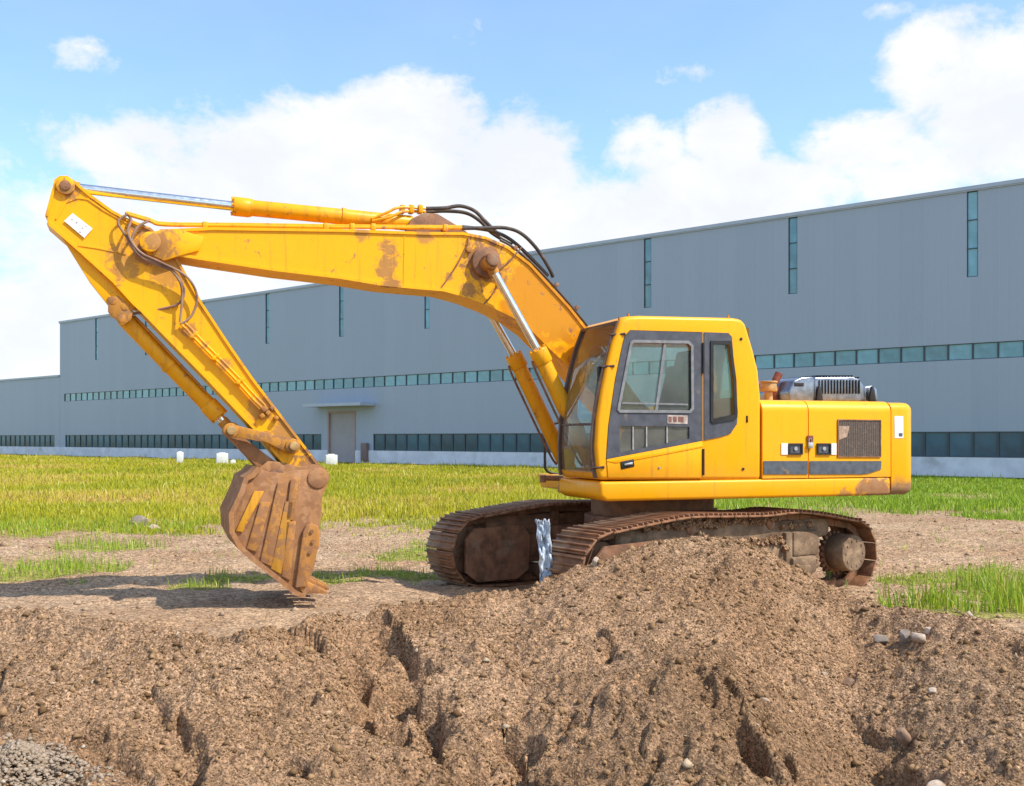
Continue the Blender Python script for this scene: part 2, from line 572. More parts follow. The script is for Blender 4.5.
def bank_detail(x, y, z, t):
    fade = smooth(-1.25, -.35, t)
    wx = x + .15 * fbm(x * 2.0, y * 2.0, 61, 2) + .03 * fbm(x * 9, y * 3, 62, 2)
    wy = y + .15 * fbm(x * 2.0, y * 2.0, 67, 2)
    rough_ = .45 + .55 * smooth(.8, 2.2, t + .5 * fbm(x * .7, y * .7, 33, 2))
    h = .075 * fbm(wx * .8, wy * .8, 21, 2) + .030 * fbm(wx * 2.6, wy * 2.6, 23, 2) * rough_ + .014 * fbm(wx * 7, wy * 7, 29, 2) * rough_ + .012 * np.abs(perlin(x * 8.5, y * 8.5, 30)) + .011 * np.abs(perlin(x * 17, y * 17, 31)) + .007 * np.abs(perlin(x * 31, y * 31, 32))
    rid = 1 - np.abs(fbm(wx * 1.5, wy * 1.9, 37, 3))
    h -= .05 * np.clip(rid - .88, 0, 1) / .12 * smooth(1.3, 2.6, t)
    h *= fade * (.35 + .65 * smooth(-.2, .6, t))
    for (px, py, rx, ry, dep) in pits:
        cx0, cy0, cz0 = px_to_bank(px, py)
        ax_ = rx / F * cy0
        ay_ = ry / F * cy0 * 1.7
        q = np.hypot((wx - cx0) / ax_, (wy - cy0) / ay_) + .45 * fbm(x * 3.1, y * 3.1, 57, 3)
        h -= dep * smooth(1.15, .62, q)
    for pts, drop, width in scarps:
        g = [px_to_bank(*p)[:2] for p in pts]
        best = np.full(x.shape, 9.0)
        sd = np.zeros(x.shape)
        for a, b in zip(g, g[1:]):
            d, s, _ = seg_dist(wx, wy, a, b)
            m = d < best
            best = np.where(m, d, best)
            sd = np.where(m, s, sd)
        low = np.where(sd < 0, best, -best)                       # metres to the left/lower side
        wv = width * (1.0 + .5 * fbm(x * 1.3, y * 1.3, 43, 2))
        h -= drop * np.clip(.8 + .9 * fbm(x * 1.9, y * 1.9, 47, 2), .1, 1.5) * fade * smooth(-.03, .09, low) * smooth(np.maximum(wv, .12), .05, low) * (best < width * 1.2)
    return h


def grid_obj(name, xs, ys, zf, mat):
    X, Y = np.meshgrid(xs, ys)
    Z = zf(X, Y)
    nx, ny = len(xs), len(ys)
    V = np.stack([X, Y, Z], -1).reshape(-1, 3)
    i = np.arange(nx * ny).reshape(ny, nx)
    Q = np.stack([i[:-1, :-1], i[:-1, 1:], i[1:, 1:], i[1:, :-1]], -1).reshape(-1, 4)
    o = array_obj(name, V, Q, np.zeros((0, 3)), mat, sm=True)
    return o, X, Y, Z


BX0, BX1, BY0, BY1, BS = -6.4, 7.4, 4.6, 11.4, .0135
bxs = np.arange(BX0, BX1, BS)
bys = np.arange(BY0, BY1, BS)
gX, gY = np.meshgrid(bxs, bys)
bz, bt, bflat = bank_base(gX, gY)
bz = bz + bank_detail(gX, gY, bz, bt)
# clods pressed into the surface
ncl = 9000
cxs = RNG.uniform(BX0 + .3, BX1 - .3, ncl)
cys = RNG.uniform(BY0 + .3, BY1 - .3, ncl)
crs = .028 + .05 * RNG.random(ncl) ** 9 + .014 * RNG.random(ncl)
for x0, y0, r0 in zip(cxs, cys, crs):
    i0, j0 = int((x0 - BX0) / BS), int((y0 - BY0) / BS)
    k = int(r0 * 1.25 / BS) + 1
    sl = (slice(max(0, j0 - k), j0 + k + 1), slice(max(0, i0 - k), i0 + k + 1))
    d = np.hypot((gX[sl] - x0) * (.8 + .4 * ((i0 * 7) % 5) / 5), gY[sl] - y0) / r0
    bz[sl] += r0 * .5 * np.clip(1 - d * d, 0, 1) ** .8 * (1 if bt[min(j0, bt.shape[0] - 1), min(i0, bt.shape[1] - 1)] > -.75 else .25)
# edges dip under the ground sheet
edge = np.minimum(np.minimum(gX - BX0, BX1 - gX), np.minimum(gY - BY0, BY1 - gY))
bz -= .35 * smooth(.35, 0, edge)
onflat = smooth(-.55, -1.15, bt) * (bz - bflat < .06)
bz -= .07 * onflat


def bank_z(x, y):
    i = int(np.clip((x - BX0) / BS, 0, len(bxs) - 1)); j = int(np.clip((y - BY0) / BS, 0, len(bys) - 1))
    return float(bz[j, i])


def soil_mat(name, a, b, dark, pale, bumpk=1.0):
    t = NT(name)
    at = t.n('ShaderNodeAttribute'); at.attribute_name = 'tint'
    v = t.coord()
    f = t.noise(v, .9, 8, .62, .3)
    c = t.mix(t.ramp(f, .35, .66), a, b)
    c = t.mix(t.ramp(t.noise(v, 3.2, 8, .7, .4), .50, .72, 0, .8), c, dark)
    c = t.mix(t.ramp(t.noise(v, .45, 4, .6, .6), .50, .72, 0, .45), c, (.24, .165, .105))
    c = t.mix(t.ramp(t.noise(v, 34, 6, .7), .52, .75, 0, .6), c, pale)
    c = t.mix(t.ramp(t.noise(v, 70, 4, .7), .50, .30, 0, .55), c, tuple(x * .6 for x in dark))
    c = t.mix(t.math('MULTIPLY', at.outputs['Fac'], .62), c, t.mix(t.noise(v, 6, 7, .7), (.12, .068, .036), (.22, .13, .07)))
    vo = t.n('ShaderNodeTexVoronoi'); vo.inputs['Scale'].default_value = 55; t.l(v, vo.inputs['Vector'])
    for sc_v, am in ((58, .48), (125, .45)):
        vg = t.n('ShaderNodeTexVoronoi'); vg.inputs['Scale'].default_value = sc_v; t.l(v, vg.inputs['Vector'])
        sx = t.n('ShaderNodeSeparateColor'); t.l(vg.outputs['Color'], sx.inputs[0])
        g_ = t.n('ShaderNodeMix', data_type='RGBA', blend_type='MULTIPLY'); g_.inputs[0].default_value = 1
        t.l(c, g_.inputs[6])
        t.l(t.mix(sx.outputs[0], (1 - am, 1 - am, 1 - am), (1 + am * .85, 1 + am * .85, 1 + am * .85)), g_.inputs[7])
        c = g_.outputs[2]
    nm = t.bump(vo.outputs['Distance'], .7 * bumpk, .012)
    nm = t.bump(t.noise(v, 30, 10, .75), .6 * bumpk, .018, nm)
    return t.done(c, .95, nm, spec=.15)


M['soil'] = soil_mat('bank_soil', (.265, .152, .082), (.345, .212, .125), (.155, .086, .044), (.46, .325, .215))
bank = array_obj('soil_bank', np.stack([gX, gY, bz], -1).reshape(-1, 3),
                 (lambda i: np.stack([i[:-1, :-1], i[:-1, 1:], i[1:, 1:], i[1:, :-1]], -1).reshape(-1, 4))(np.arange(gX.size).reshape(gX.shape)),
                 np.zeros((0, 3)), M['soil'], sm=True,
                 attr=(smooth(1.1, 2.3, bt + .9 * fbm(gX * .7, gY * .7, 93, 4)) * smooth(-.5, .3, fbm(gX * .5, gY * .8, 95, 3))).ravel())
tag(bank, 'rough bank of freshly dug brown soil heaped across the foreground', 'soil bank', kind='structure')


# ground cover: where grass grows (also used by the ground material through an attribute)
BP0 = (20.87, 42.4)
BDX, BDY = -.766, .643


def wall_gap(x, y):
    """metres in front of the factory wall"""
    return (x - BP0[0]) * -.643 + (y - BP0[1]) * -.766


patches = [(gxy(58, 566), 1.0, .75), (gxy(20, 572), .7, .35), (gxy(100, 545), .9, .55), (gxy(380, 570), .95, .35), (gxy(405, 552), .6, .6),
           (gxy(330, 575), .55, .22), (gxy(195, 580), .5, .2), (gxy(250, 572), .8, .25), (gxy(955, 600), .75, .65), (gxy(1010, 588), .7, .9), (gxy(915, 600), .35, .4),
           (gxy(1060, 600), .9, 1.0), (gxy(960, 570), .8, .3), (gxy(1000, 566), .5, .5), (gxy(1005, 517), 1.2, .7), (gxy(925, 572), .6, .4), (gxy(430, 545), .5, .8)]


def grass_mask(x, y):
    n = fbm(x * .45, y * .45, 71, 4)
    edge = np.where(x < 1.0, 19.3, 19.3 + 4.2 * smooth(1.0, 6.0, x))
    edge = edge + 1.6 * smooth(-4, -9, x) * -1.2
    n3 = fbm(x * 1.1, y * .7, 73, 4)
    m = smooth(edge - 1.6, edge + 3.4, y + 2.6 * n + 2.6 * n3) * (.55 + .45 * smooth(-.55, .1, fbm(x * .5, y * .3, 75, 3)))
    m = m * smooth(1.0, 2.2, wall_gap(x, y))
    n2 = fbm(x * 1.6, y * 1.6, 77, 4)
    for (c, rx, ry) in patches:
        d = np.hypot((x - c[0]) / rx, (y - c[1]) / (ry * 1.3)) + .55 * n2
        m = np.maximum(m, smooth(1.05, .55, d))
    return m


def axis(parts):
    out = []
    for a, b, s in parts:
        out.append(np.arange(a, b, s))
    return np.concatenate(out)


gxs = axis([(-400, -60, 20), (-60, -12, 1.2), (-12, 12, .06), (12, 60, 1.2), (60, 401, 20)])
gys = axis([(-40, 2, 3), (2, 8, .3), (8, 22, .06), (22, 40, .3), (40, 110, 1.5), (110, 700, 25)])


def ground_z(x, y):
    h = flat_h(x, y)
    near = smooth(26, 16, y) * smooth(14, 9, np.abs(x))
    h = h + near * (.03 * fbm(x * 1.4, y * 1.4, 5, 4) + .020 * fbm(x * 4, y * 5, 7, 4) * smooth(11.5, 13.5, y + .25 * np.abs(x - 1)))
    # wheel and track ruts along the bare strip
    rut = np.abs(((y - 11.0 - .05 * x + .12 * fbm(x * .3, y * .3, 9, 2)) + .7) % 1.4 - .7)
    h = h - near * .018 * smooth(.22, .08, rut) * smooth(16.5, 15, y)
    bzl, t, fh = bank_base(x, y)
    inb = (x > BX0) & (x < BX1)
    h = np.where(t > -.9, np.minimum(h, bzl - .25 - .6 * smooth(-.2, .6, t)), h)
    h = np.where(~inb & (t > -1.2), np.minimum(fh, bzl), h)
    return h


GX, GY = np.meshgrid(gxs, gys)
GZ = ground_z(GX, GY)
ii = np.arange(GX.size).reshape(GX.shape)
gq = np.stack([ii[:-1, :-1], ii[:-1, 1:], ii[1:, 1:], ii[1:, :-1]], -1).reshape(-1, 4)


def ground_mat():
    t = NT('ground_soil_and_turf')
    v = t.coord()
    f = t.noise(v, .55, 8, .62, .3)
    c = t.mix(t.ramp(f, .35, .66), (.34, .21, .12), (.43, .29, .18))
    c = t.mix(t.ramp(t.noise(v, 2.6, 8, .7, .4), .53, .72, 0, .55), c, (.25, .15, .092))
    c = t.mix(t.ramp(t.noise(v, 24, 6, .7), .53, .75, 0, .55), c, (.56, .44, .33))
    at = t.n('ShaderNodeAttribute'); at.attribute_name = 'tint'
    g = t.mix(t.noise(v, 1.2, 6), (.19, .20, .04), (.31, .28, .07))
    k = t.math('MULTIPLY', t.ramp(at.outputs['Fac'], .25, 1.0, 0, .9), t.ramp(t.noise(v, 5, 7, .7), .25, .5, .35, 1))
    c = t.mix(k, c, g)
    vo = t.n('ShaderNodeTexVoronoi'); vo.inputs['Scale'].default_value = 30; t.l(v, vo.inputs['Vector'])
    for sc_v, am in ((24, .35), (60, .45)):
        vg = t.n('ShaderNodeTexVoronoi'); vg.inputs['Scale'].default_value = sc_v; t.l(v, vg.inputs['Vector'])
        sx = t.n('ShaderNodeSeparateColor'); t.l(vg.outputs['Color'], sx.inputs[0])
        g_ = t.n('ShaderNodeMix', data_type='RGBA', blend_type='MULTIPLY'); g_.inputs[0].default_value = 1
        t.l(c, g_.inputs[6])
        t.l(t.mix(sx.outputs[0], (1 - am, 1 - am, 1 - am), (1 + am * .8, 1 + am * .8, 1 + am * .8)), g_.inputs[7])
        c = g_.outputs[2]
    nm = t.bump(vo.outputs['Distance'], .6, .02)
    nm = t.bump(t.noise(v, 28, 8, .72), .7, .025, nm)
    return t.done(c, .95, nm, spec=.12)


M['ground'] = ground_mat()
ground = array_obj('ground', np.stack([GX, GY, GZ], -1).reshape(-1, 3), gq, np.zeros((0, 3)), M['ground'], sm=True,
                   attr=grass_mask(GX, GY).ravel())
tag(ground, 'bare tracked soil and grassy field running back to the factory', 'ground', kind='structure')


# ------------------------------------------------------------------ loose clods and pebbles (nobody could count them)
def ico_base():
    t = BM()
    bmesh.ops.create_icosphere(t, subdivisions=1, radius=1)
    v = np.array([x.co[:] for x in t.verts]); t.verts.index_update()
    f = np.array([[y.index for y in x.verts] for x in t.faces])
    t.free()
    return v, f


IV, IF = ico_base()
OV = np.array([(1, 0, 0), (-1, 0, 0), (0, 1, 0), (0, -1, 0), (0, 0, 1), (0, 0, -1)], dtype=float)
OF = np.array([(0, 2, 4), (2, 1, 4), (1, 3, 4), (3, 0, 4), (2, 0, 5), (1, 2, 5), (3, 1, 5), (0, 3, 5)])


def scatter_stones(name, pts, rad, mat, flat=.7, IV=IV, IF=IF):
    n = len(pts)
    k = len(IV)
    rad = np.asarray(rad)
    jit = 1 + .55 * (RNG.random((n, k)) - .5) * 2
    ax = RNG.uniform(.65, 1.25, (n, 3)); ax[:, 2] *= flat
    ang = RNG.uniform(0, 6.28, n)
    v = IV[None] * jit[..., None] * ax[:, None] * rad[:, None, None]
    c, s = np.cos(ang)[:, None], np.sin(ang)[:, None]
    x, y = v[..., 0] * c - v[..., 1] * s, v[..., 0] * s + v[..., 1] * c
    V = np.stack([x, y, v[..., 2]], -1) + np.asarray(pts)[:, None]
    T = (IF[None] + (np.arange(n) * k)[:, None, None]).reshape(-1, 3)
    return array_obj(name, V.reshape(-1, 3), np.zeros((0, 4)), T, mat, attr=np.repeat(RNG.random(n), k))


def clod_mat(name, a, b, c3):
    t = NT(name)
    at = t.n('ShaderNodeAttribute'); at.attribute_name = 'tint'
    v = t.coord()
    c = t.mix(t.ramp(at.outputs['Fac'], .0, .8), a, b)
    c = t.mix(t.ramp(at.outputs['Fac'], .965, .99), c, c3)
    c = t.mix(t.ramp(t.noise(v, 40, 6, .7), .4, .7, 0, .5), c, tuple(x * .6 for x in a))
    return t.done(c, .95, t.bump(t.noise(v, 70, 6, .7), .6, .01), spec=.15)


M['clod'] = clod_mat('soil_clods', (.14, .078, .036), (.35, .215, .112), (.47, .35, .235))
M['stone'] = clod_mat('pale_stones', (.30, .19, .11), (.43, .30, .20), (.55, .45, .36))
pts, rad = [], []
n_c = 300000
qx = RNG.uniform(-5.6, 6.4, n_c); qy = RNG.uniform(4.9, 10.9, n_c)
qr = .0035 + .0085 * RNG.random(n_c) ** 2.5 + .030 * RNG.random(n_c) ** 45
dens = fbm(qx * 1.1, qy * 1.1, 91, 3)
for x, y, r0, dn in zip(qx, qy, qr, dens):
    if abs(x / y) > .56: continue
    i = int((x - BX0) / BS); j = int((y - BY0) / BS)
    if bt[j, i] < -.9: continue
    if dn < RNG.uniform(-1.6, .45): continue
    pts.append((x, y, bz[j, i] + r0 * .2)); rad.append(r0)
o = scatter_stones('loose_soil_clods', pts, rad, M['clod'], .8, OV, OF)
tag(o, 'loose crumbs and clods of brown soil strewn over the bank', 'soil clods', kind='stuff')
pts, rad = [], []
for k in range(30000):
    y = 9.5 + 15 * RNG.random() ** 1.5; x = RNG.uniform(-.56, .56) * y
    z, t, fh = bank_base(np.array([x]), np.array([y]))
    if t[0] > -.7: continue
    row = math.exp(-((y - 17.2 - .5 * math.sin(x)) / 1.6) ** 2) if x < 1.5 else .6
    if y < 12.2 and x < 1.5: row *= .3
    if RNG.random() > .12 + .88 * row: continue
    r0 = .006 + .012 * RNG.random() ** 2 + .05 * RNG.random() ** 22
    pts.append((x, y, float(ground_z(np.array([x]), np.array([y]))[0]) + r0 * .15)); rad.append(r0)
o = scatter_stones('gravel_stones', pts, rad, M['stone'], .7, OV, OF)
tag(o, 'pale gravel and small stones strewn over the bare ground', 'gravel', kind='stuff')


# ------------------------------------------------------------------ grass
def leaf_mat(name, a, b, c3):
    t = NT(name)
    at = t.n('ShaderNodeAttribute'); at.attribute_name = 'tint'
    c = t.mix(t.ramp(at.outputs['Fac'], 0, .7), a, b)
    c = t.mix(t.ramp(at.outputs['Fac'], .72, .95), c, c3)
    t.t.nodes.remove(t.b)
    ge = t.n('ShaderNodeNewGeometry')
    va = t.n('ShaderNodeVectorMath', operation='ADD'); t.l(ge.outputs['Normal'], va.inputs[0]); va.inputs[1].default_value = (0, 0, 1.3)
    vn = t.n('ShaderNodeVectorMath', operation='NORMALIZE'); t.l(va.outputs[0], vn.inputs[0])
    d = t.n('ShaderNodeBsdfDiffuse'); t.l(c, d.inputs[0]); t.l(vn.outputs[0], d.inputs['Normal'])
    tl = t.n('ShaderNodeBsdfTranslucent'); t.l(c, tl.inputs[0])
    gl = t.n('ShaderNodeBsdfGlossy'); gl.inputs['Roughness'].default_value = .45
    m1 = t.n('ShaderNodeMixShader'); m1.inputs[0].default_value = .42
    m2 = t.n('ShaderNodeMixShader'); m2.inputs[0].default_value = .04
    t.l(d.outputs[0], m1.inputs[1]); t.l(tl.outputs[0], m1.inputs[2])
    t.l(m1.outputs[0], m2.inputs[1]); t.l(gl.outputs[0], m2.inputs[2])
    t.l(m2.outputs[0], t.out.inputs['Surface'])
    return t.m


M['grass'] = leaf_mat('field_grass_blades', (.31, .325, .012), (.52, .47, .025), (.60, .40, .10))
M['greengrass'] = leaf_mat('green_grass_blades', (.18, .31, .014), (.33, .45, .028), (.48, .43, .08))


def blades(name, x, y, z, h, w, mat, lean=.35, tint=None):
    n = len(x)
    a = RNG.uniform(0, 6.28, n)
    ca, sa = np.cos(a) * w, np.sin(a) * w
    la = RNG.uniform(0, 6.28, n)
    lv = lean * RNG.random(n) * h
    lx, ly = np.cos(la) * lv, np.sin(la) * lv
    V = np.empty((n, 5, 3))
    V[:, 0] = np.stack([x - ca, y - sa, z], -1)
    V[:, 1] = np.stack([x + ca, y + sa, z], -1)
    V[:, 2] = np.stack([x + ca * .7 + lx * .35, y + sa * .7 + ly * .35, z + h * .6], -1)
    V[:, 3] = np.stack([x - ca * .7 + lx * .35, y - sa * .7 + ly * .35, z + h * .6], -1)
    V[:, 4] = np.stack([x + lx, y + ly, z + h * (1 - .25 * (lv / np.maximum(h, 1e-4)))], -1)
    b = np.arange(n)[:, None] * 5
    Q = b + np.array([[0, 1, 2, 3]])
    T = b + np.array([[3, 2, 4]])
    tint = RNG.random(n) if tint is None else tint
    return array_obj(name, V.reshape(-1, 3), Q, T, mat, attr=np.repeat(tint, 5))


# field behind the machine, thicker blades standing for small tufts where it is far away
N = 620000
yy = (18 ** .8 + RNG.random(N) * (108 ** .8 - 18 ** .8)) ** (1 / .8)
xx = RNG.uniform(-.57, .57, N) * yy
m = grass_mask(xx, yy)
keep = (RNG.random(N) < m) & (yy < 110)
xx, yy = xx[keep], yy[keep]
hn = fbm(xx * .25, yy * .25, 83, 3)
hh = (.17 + .15 * RNG.random(len(xx)) + .14 * hn) * (1 + .9 * (RNG.random(len(xx)) > .985))
hh = np.clip(hh, .05, .8) * np.where(xx > 6, .62, .85) * (.5 + .5 * smooth(19, 25, yy))
dry = fbm(xx * .14, yy * .17, 85, 4)
tn = np.clip(RNG.random(len(xx)) * .8 + .75 * np.clip(dry, -.3, 1) * np.where(xx > 4, .2, 1), 0, 1)
rt = RNG.random(len(xx)) < smooth(1.0, 6.0, xx)
ww = .003 + .00030 * yy
o = blades('meadow_grass', xx[rt], yy[rt], flat_h(xx[rt], yy[rt]) - .02, hh[rt], ww[rt], M['greengrass'], .6, tn[rt])
tag(o, 'short bright green grass behind the rear of the machine', 'grass', kind='stuff')
xx, yy, hh, ww, tn = xx[~rt], yy[~rt], hh[~rt], ww[~rt], tn[~rt]
o = blades('field_grass', xx, yy, flat_h(xx, yy) - .02, hh, ww, M['grass'], .6, tn)
tag(o, 'tall yellow green grass filling the field before the factory', 'grass', kind='stuff')
# sparse patches on the bare strip
N = 130000
yy = 10.0 + 10.5 * RNG.random(N); xx = RNG.uniform(-.57, .6, N) * yy
m = grass_mask(xx, yy)
zb, tb, _ = bank_base(xx, yy)
tuft = (xx > 3.2) & (yy < 13)
spk = smooth(.30, .75, fbm(xx * 2.1, yy * 1.6, 79, 4)) * .10 * smooth(12.0, 14.5, yy)
cl_ = smooth(-.35, .45, fbm(xx * 2.6, yy * 2.6, 78, 3))
keep = (RNG.random(N) < np.maximum(m * np.where(tuft, .25 + .75 * cl_, .42), spk)) & (tb < -.25)
xx, yy = xx[keep], yy[keep]
tall = (xx > 3.5) & (yy < 12.2)
hh = np.where(tall, (.08 + .30 * RNG.random(len(xx)) ** 1.3) * (.55 + .45 * cl_[keep]) * (.45 + .55 * smooth(.3, .9, m[keep])) * 1.25, .04 + np.where((xx < -3.6) & (yy > 12.5), .22, .12) * RNG.random(len(xx)))
zz = np.array([max(bank_z(a, b) if (b < BY1 - .4 and BX0 < a < BX1) else -9, float(c)) for a, b, c in zip(xx, yy, ground_z(xx, yy))])
o = blades('verge_grass', xx, yy, zz - .02, hh, np.where(tall, .0055, .005), M['greengrass'], .55)
tag(o, 'green grass tufts sprouting from the bare ground round the machine', 'grass', kind='stuff')

# single weed plants
def weed(px, py, z, h, label, n=14):
    x, y = gxy(px, py, z)
    k = RNG.uniform(0, 6.28, n)
    V, Q = [], []
    stem = BM()
    tube(stem, [(0, 0, 0), (.01, .0, h * .5), (.0, .01, h)], .004, 6, 4)
    for i in range(n):
        a = k[i]; zz = h * (.25 + .75 * i / n); l = h * RNG.uniform(.35, .6)
        d = Vector((math.cos(a), math.sin(a), .45)).normalized(); s = Vector((-math.sin(a), math.cos(a), 0))
        p = Vector((0, 0, zz))
        vs = [stem.verts.new(q) for q in (p, p + d * l * .5 + s * l * .22, p + d * l - Vector((0, 0, l * .15)), p + d * l * .5 - s * l * .22)]
        stem.faces.new(vs)
    o = obj('weed_plant', stem, M['weed'])
    o.location = (x, y, z)
    tag(o, label, 'weed', 'leafy weeds by the machine')


M['weed'] = plain('weed_leaf', (.16, .30, .05), .6, 0, .3, 20)
weed(829, 586, -.10, .17, 'small broad leaved green weed under the round drive hub of the near track', 16)
weed(846, 588, -.10, .10, 'tiny green weed at the rear end of the near track', 9)

# ------------------------------------------------------------------ single rocks
def rock(px, py, r, mat, label, group=None, sc=(1, 1, .7), on_bank=True, seed=0):
    if on_bank:
        x, y, z = px_to_bank(px, py)
        z = bank_z(x, y)
    else:
        x, y = gxy(px, py, -.07); z = float(ground_z(np.array([x]), np.array([y]))[0])
    t = BM()
    bmesh.ops.create_icosphere(t, subdivisions=3, radius=1)
    rr = random.Random(seed)
    planes = [Vector((rr.gauss(0, 1), rr.gauss(0, 1), rr.gauss(0, 1))).normalized() for _ in range(11)]
    for v in t.verts:
        d = v.co.normalized()
        k = min([1.0] + [rr2 / max(.05, d.dot(p)) for p, rr2 in zip(planes, [.62 + .05 * i % .3 for i in range(11)]) if d.dot(p) > .3])
        v.co = Vector((d.x * sc[0], d.y * sc[1], d.z * sc[2])) * r * k
    o = obj('rock', t, mat, angle=25)
    o.location = (x, y, z + r * sc[2] * .3)
    o.rotation_euler = (0, 0, rr.uniform(0, 6))
    tag(o, label, 'rock', group)
    return o


M['rockp'] = plain('pale_rock', (.46, .36, .28), .9, 0, .25, 18, .5, (.34, .22, .13), .45, .6)
M['rockg'] = plain('grey_rock', (.21, .17, .14), .9, 0, .25, 18, .5, (.24, .15, .09), .5, .7)
M['rockb'] = plain('brown_rock', (.26, .16, .10), .95, 0, .25, 18, .5)
rock(918, 642, .085, M['rockp'], 'large pale stone lying on the right shoulder of the soil bank', sc=(1.2, .8, .6), seed=1)
rock(929, 632, .06, M['rockp'], 'pinkish flat stone just above the large pale stone on the bank', sc=(1.2, .9, .5), seed=2)
rock(905, 640, .085, M['rockg'], 'dark upright stone touching the large pale stone on its left', sc=(.7, .7, 1.1), seed=3)
rock(880, 641, .07, M['rockg'], 'rounded grey stone left of the dark upright stone on the bank', seed=4)
rock(852, 682, .085, M['rockb'], 'chunky brown clod in the middle of the right part of the bank', sc=(1, .9, .9), seed=5)
rock(903, 736, .075, M['rockb'], 'tall tan clod above the broken edge at lower right', sc=(.9, .9, 1), seed=6)
rock(765, 703, .035, M['rockp'], 'small white stone in the middle of the bank face', seed=7)
rock(824, 679, .03, M['rockp'], 'small whitish stone left of the chunky brown clod', seed=8)
rock(933, 697, .04, M['rockp'], 'small pale stone right of the chunky brown clod', seed=9)
rock(590, 703, .07, M['rockb'], 'smooth brown stone half buried in the middle of the bank', seed=10)
rock(257, 629, .04, M['rockp'], 'small pale squarish stone on the crest below the bucket', seed=11)
rock(596, 565, .055, M['rockp'], 'pale upright chip beside the near track at the top of the heap', sc=(.7, .6, 1.1), seed=12)
rock(138, 526, .19, M['rockg'], 'big pinkish grey stone at the edge of the grass left of the bucket', on_bank=False, seed=13)
rock(154, 531, .13, M['rockp'], 'pale stone right of the big stone at the grass edge', on_bank=False, seed=14)
rock(694, 762, .10, M['rockp'], 'pale dusty stone on the bank at the bottom left of the dark hollows', sc=(1.2, 1, .5), seed=15) if False else None
rock(895, 783, .11, M['rockp'], 'flat pale grey stone at the lower right edge of the picture', sc=(1.5, .8, .35), seed=16)
rock(938, 785, .08, M['rockp'], 'smaller pale stone right of the flat pale grey stone at the bottom', sc=(1.4, .8, .4), seed=17)

# heap of grey gravel, lower left corner
gx0, gy0, gz0 = px_to_bank(20, 776)
pts, rad = [], []
for k in range(2600):
    a = RNG.normal(0, .20); b = RNG.normal(0, .12)
    x, y = gx0 + a, gy0 - .06 + b
    r0 = .006 + .012 * RNG.random()
    z = bank_z(x, y) + .09 * math.exp(-(a * a / .05 + b * b / .02)) + r0 * .3
    pts.append((x, y, z)); rad.append(r0)
M['greygravel'] = clod_mat('grey_gravel', (.26, .19, .13), (.36, .28, .21), (.46, .40, .33))
o = scatter_stones('grey_gravel_heap', pts, rad, M['greygravel'])
tag(o, 'low heap of pale grey gravel at the lower left corner', 'gravel', kind='stuff')

# ------------------------------------------------------------------ factory
fac = empty('factory_building', (BP0[0], BP0[1], 0), math.atan2(BDY, BDX))
tag(fac, 'long pale blue grey metal clad factory hall behind the excavator', 'factory')
KL, KR, H = 80.8, -16.0, 12.05
ZL0, ZL1, ZU0, ZU1 = .815, 1.90, 4.93, 5.62
slits = [2.0 + 8.03 * i for i in range(-1, 10)]
SW = .45


def wbox(bm, k0, k1, z0, z1, y0, y1, mi=0, bev=0):
    box(bm, ((k0 + k1) / 2, (y0 + y1) / 2, (z0 + z1) / 2), (abs(k1 - k0), abs(y1 - y0), abs(z1 - z0)), bev, mi)


b = BM()
wbox(b, KR, KL - .01, .02, H - .02, -30, -.16)                                   # body
wins = [(KR, 39.0), (44.2, 79.8)]
DOOR = (40.7, 43.5, 3.43)
for k0, k1 in ((39.0, 40.7), (43.5, 44.2), (79.8, KL)):
    wbox(b, k0, k1, ZL0, ZL1, -.15, 0)
wbox(b, KR, DOOR[0], ZL1, ZU0, -.15, 0)
wbox(b, DOOR[1], KL, ZL1, ZU0, -.15, 0)
wbox(b, DOOR[0], DOOR[1], DOOR[2], ZU0, -.15, 0)
wbox(b, 80.0, KL, ZU0, ZU1, -.15, 0)
wbox(b, KR, KL, ZU1, 8.4, -.15, 0)
prev = KR
for s in slits:
    wbox(b, prev, s - SW / 2, 8.4, H, -.15, 0)
    prev = s + SW / 2
wbox(b, prev, KL, 8.4, H, -.15, 0)
obj('wall', b, M['clad'], fac)
b = BM()
wbox(b, KR, DOOR[0], 0, ZL0, -.15, .05)
wbox(b, DOOR[1], KL, 0, ZL0, -.15, .05)
obj('plinth', b, M['plinth'], fac)
b = BM()
wbox(b, KR, KL + .05, H + .002, H + .16, -30, .10)
wbox(b, KR, KL + .03, H - .05, H, .003, .06)
obj('roof_edge', b, M['roofedge'], fac)


M['paneslit'] = build_glass('slit_glass', (.15, .33, .41))


def win_mesh(w, h, pane_mat, vdiv=1, hdiv=1, fr=.03):
    t = BM()
    box(t, (w / 2, -.09, h / 2), (w - .002, .02, h - .002), 0, 0)
    for i in range(vdiv + 1):
        x = min(max(w * i / vdiv, fr / 2), w - fr / 2)
        box(t, (x, -.055, h / 2), (fr, .06, h), 0, 1)
    for i in range(hdiv + 1):
        z = min(max(h * i / hdiv, fr / 2), h - fr / 2)
        box(t, (w / 2, -.053, z), (w - 2 * fr, .056, fr), 0, 1)
    bmesh.ops.recalc_face_normals(t, faces=t.faces)
    me = bpy.data.meshes.new('window')
    t.to_mesh(me); t.free()
    me.materials.append(pane_mat); me.materials.append(M['mull'])
    return me


def put(name, me, parent, x, z):
    o = bpy.data.objects.new(name, me)
    COL.objects.link(o)
    o.parent = parent
    o.location = (x, 0, z)
    return o


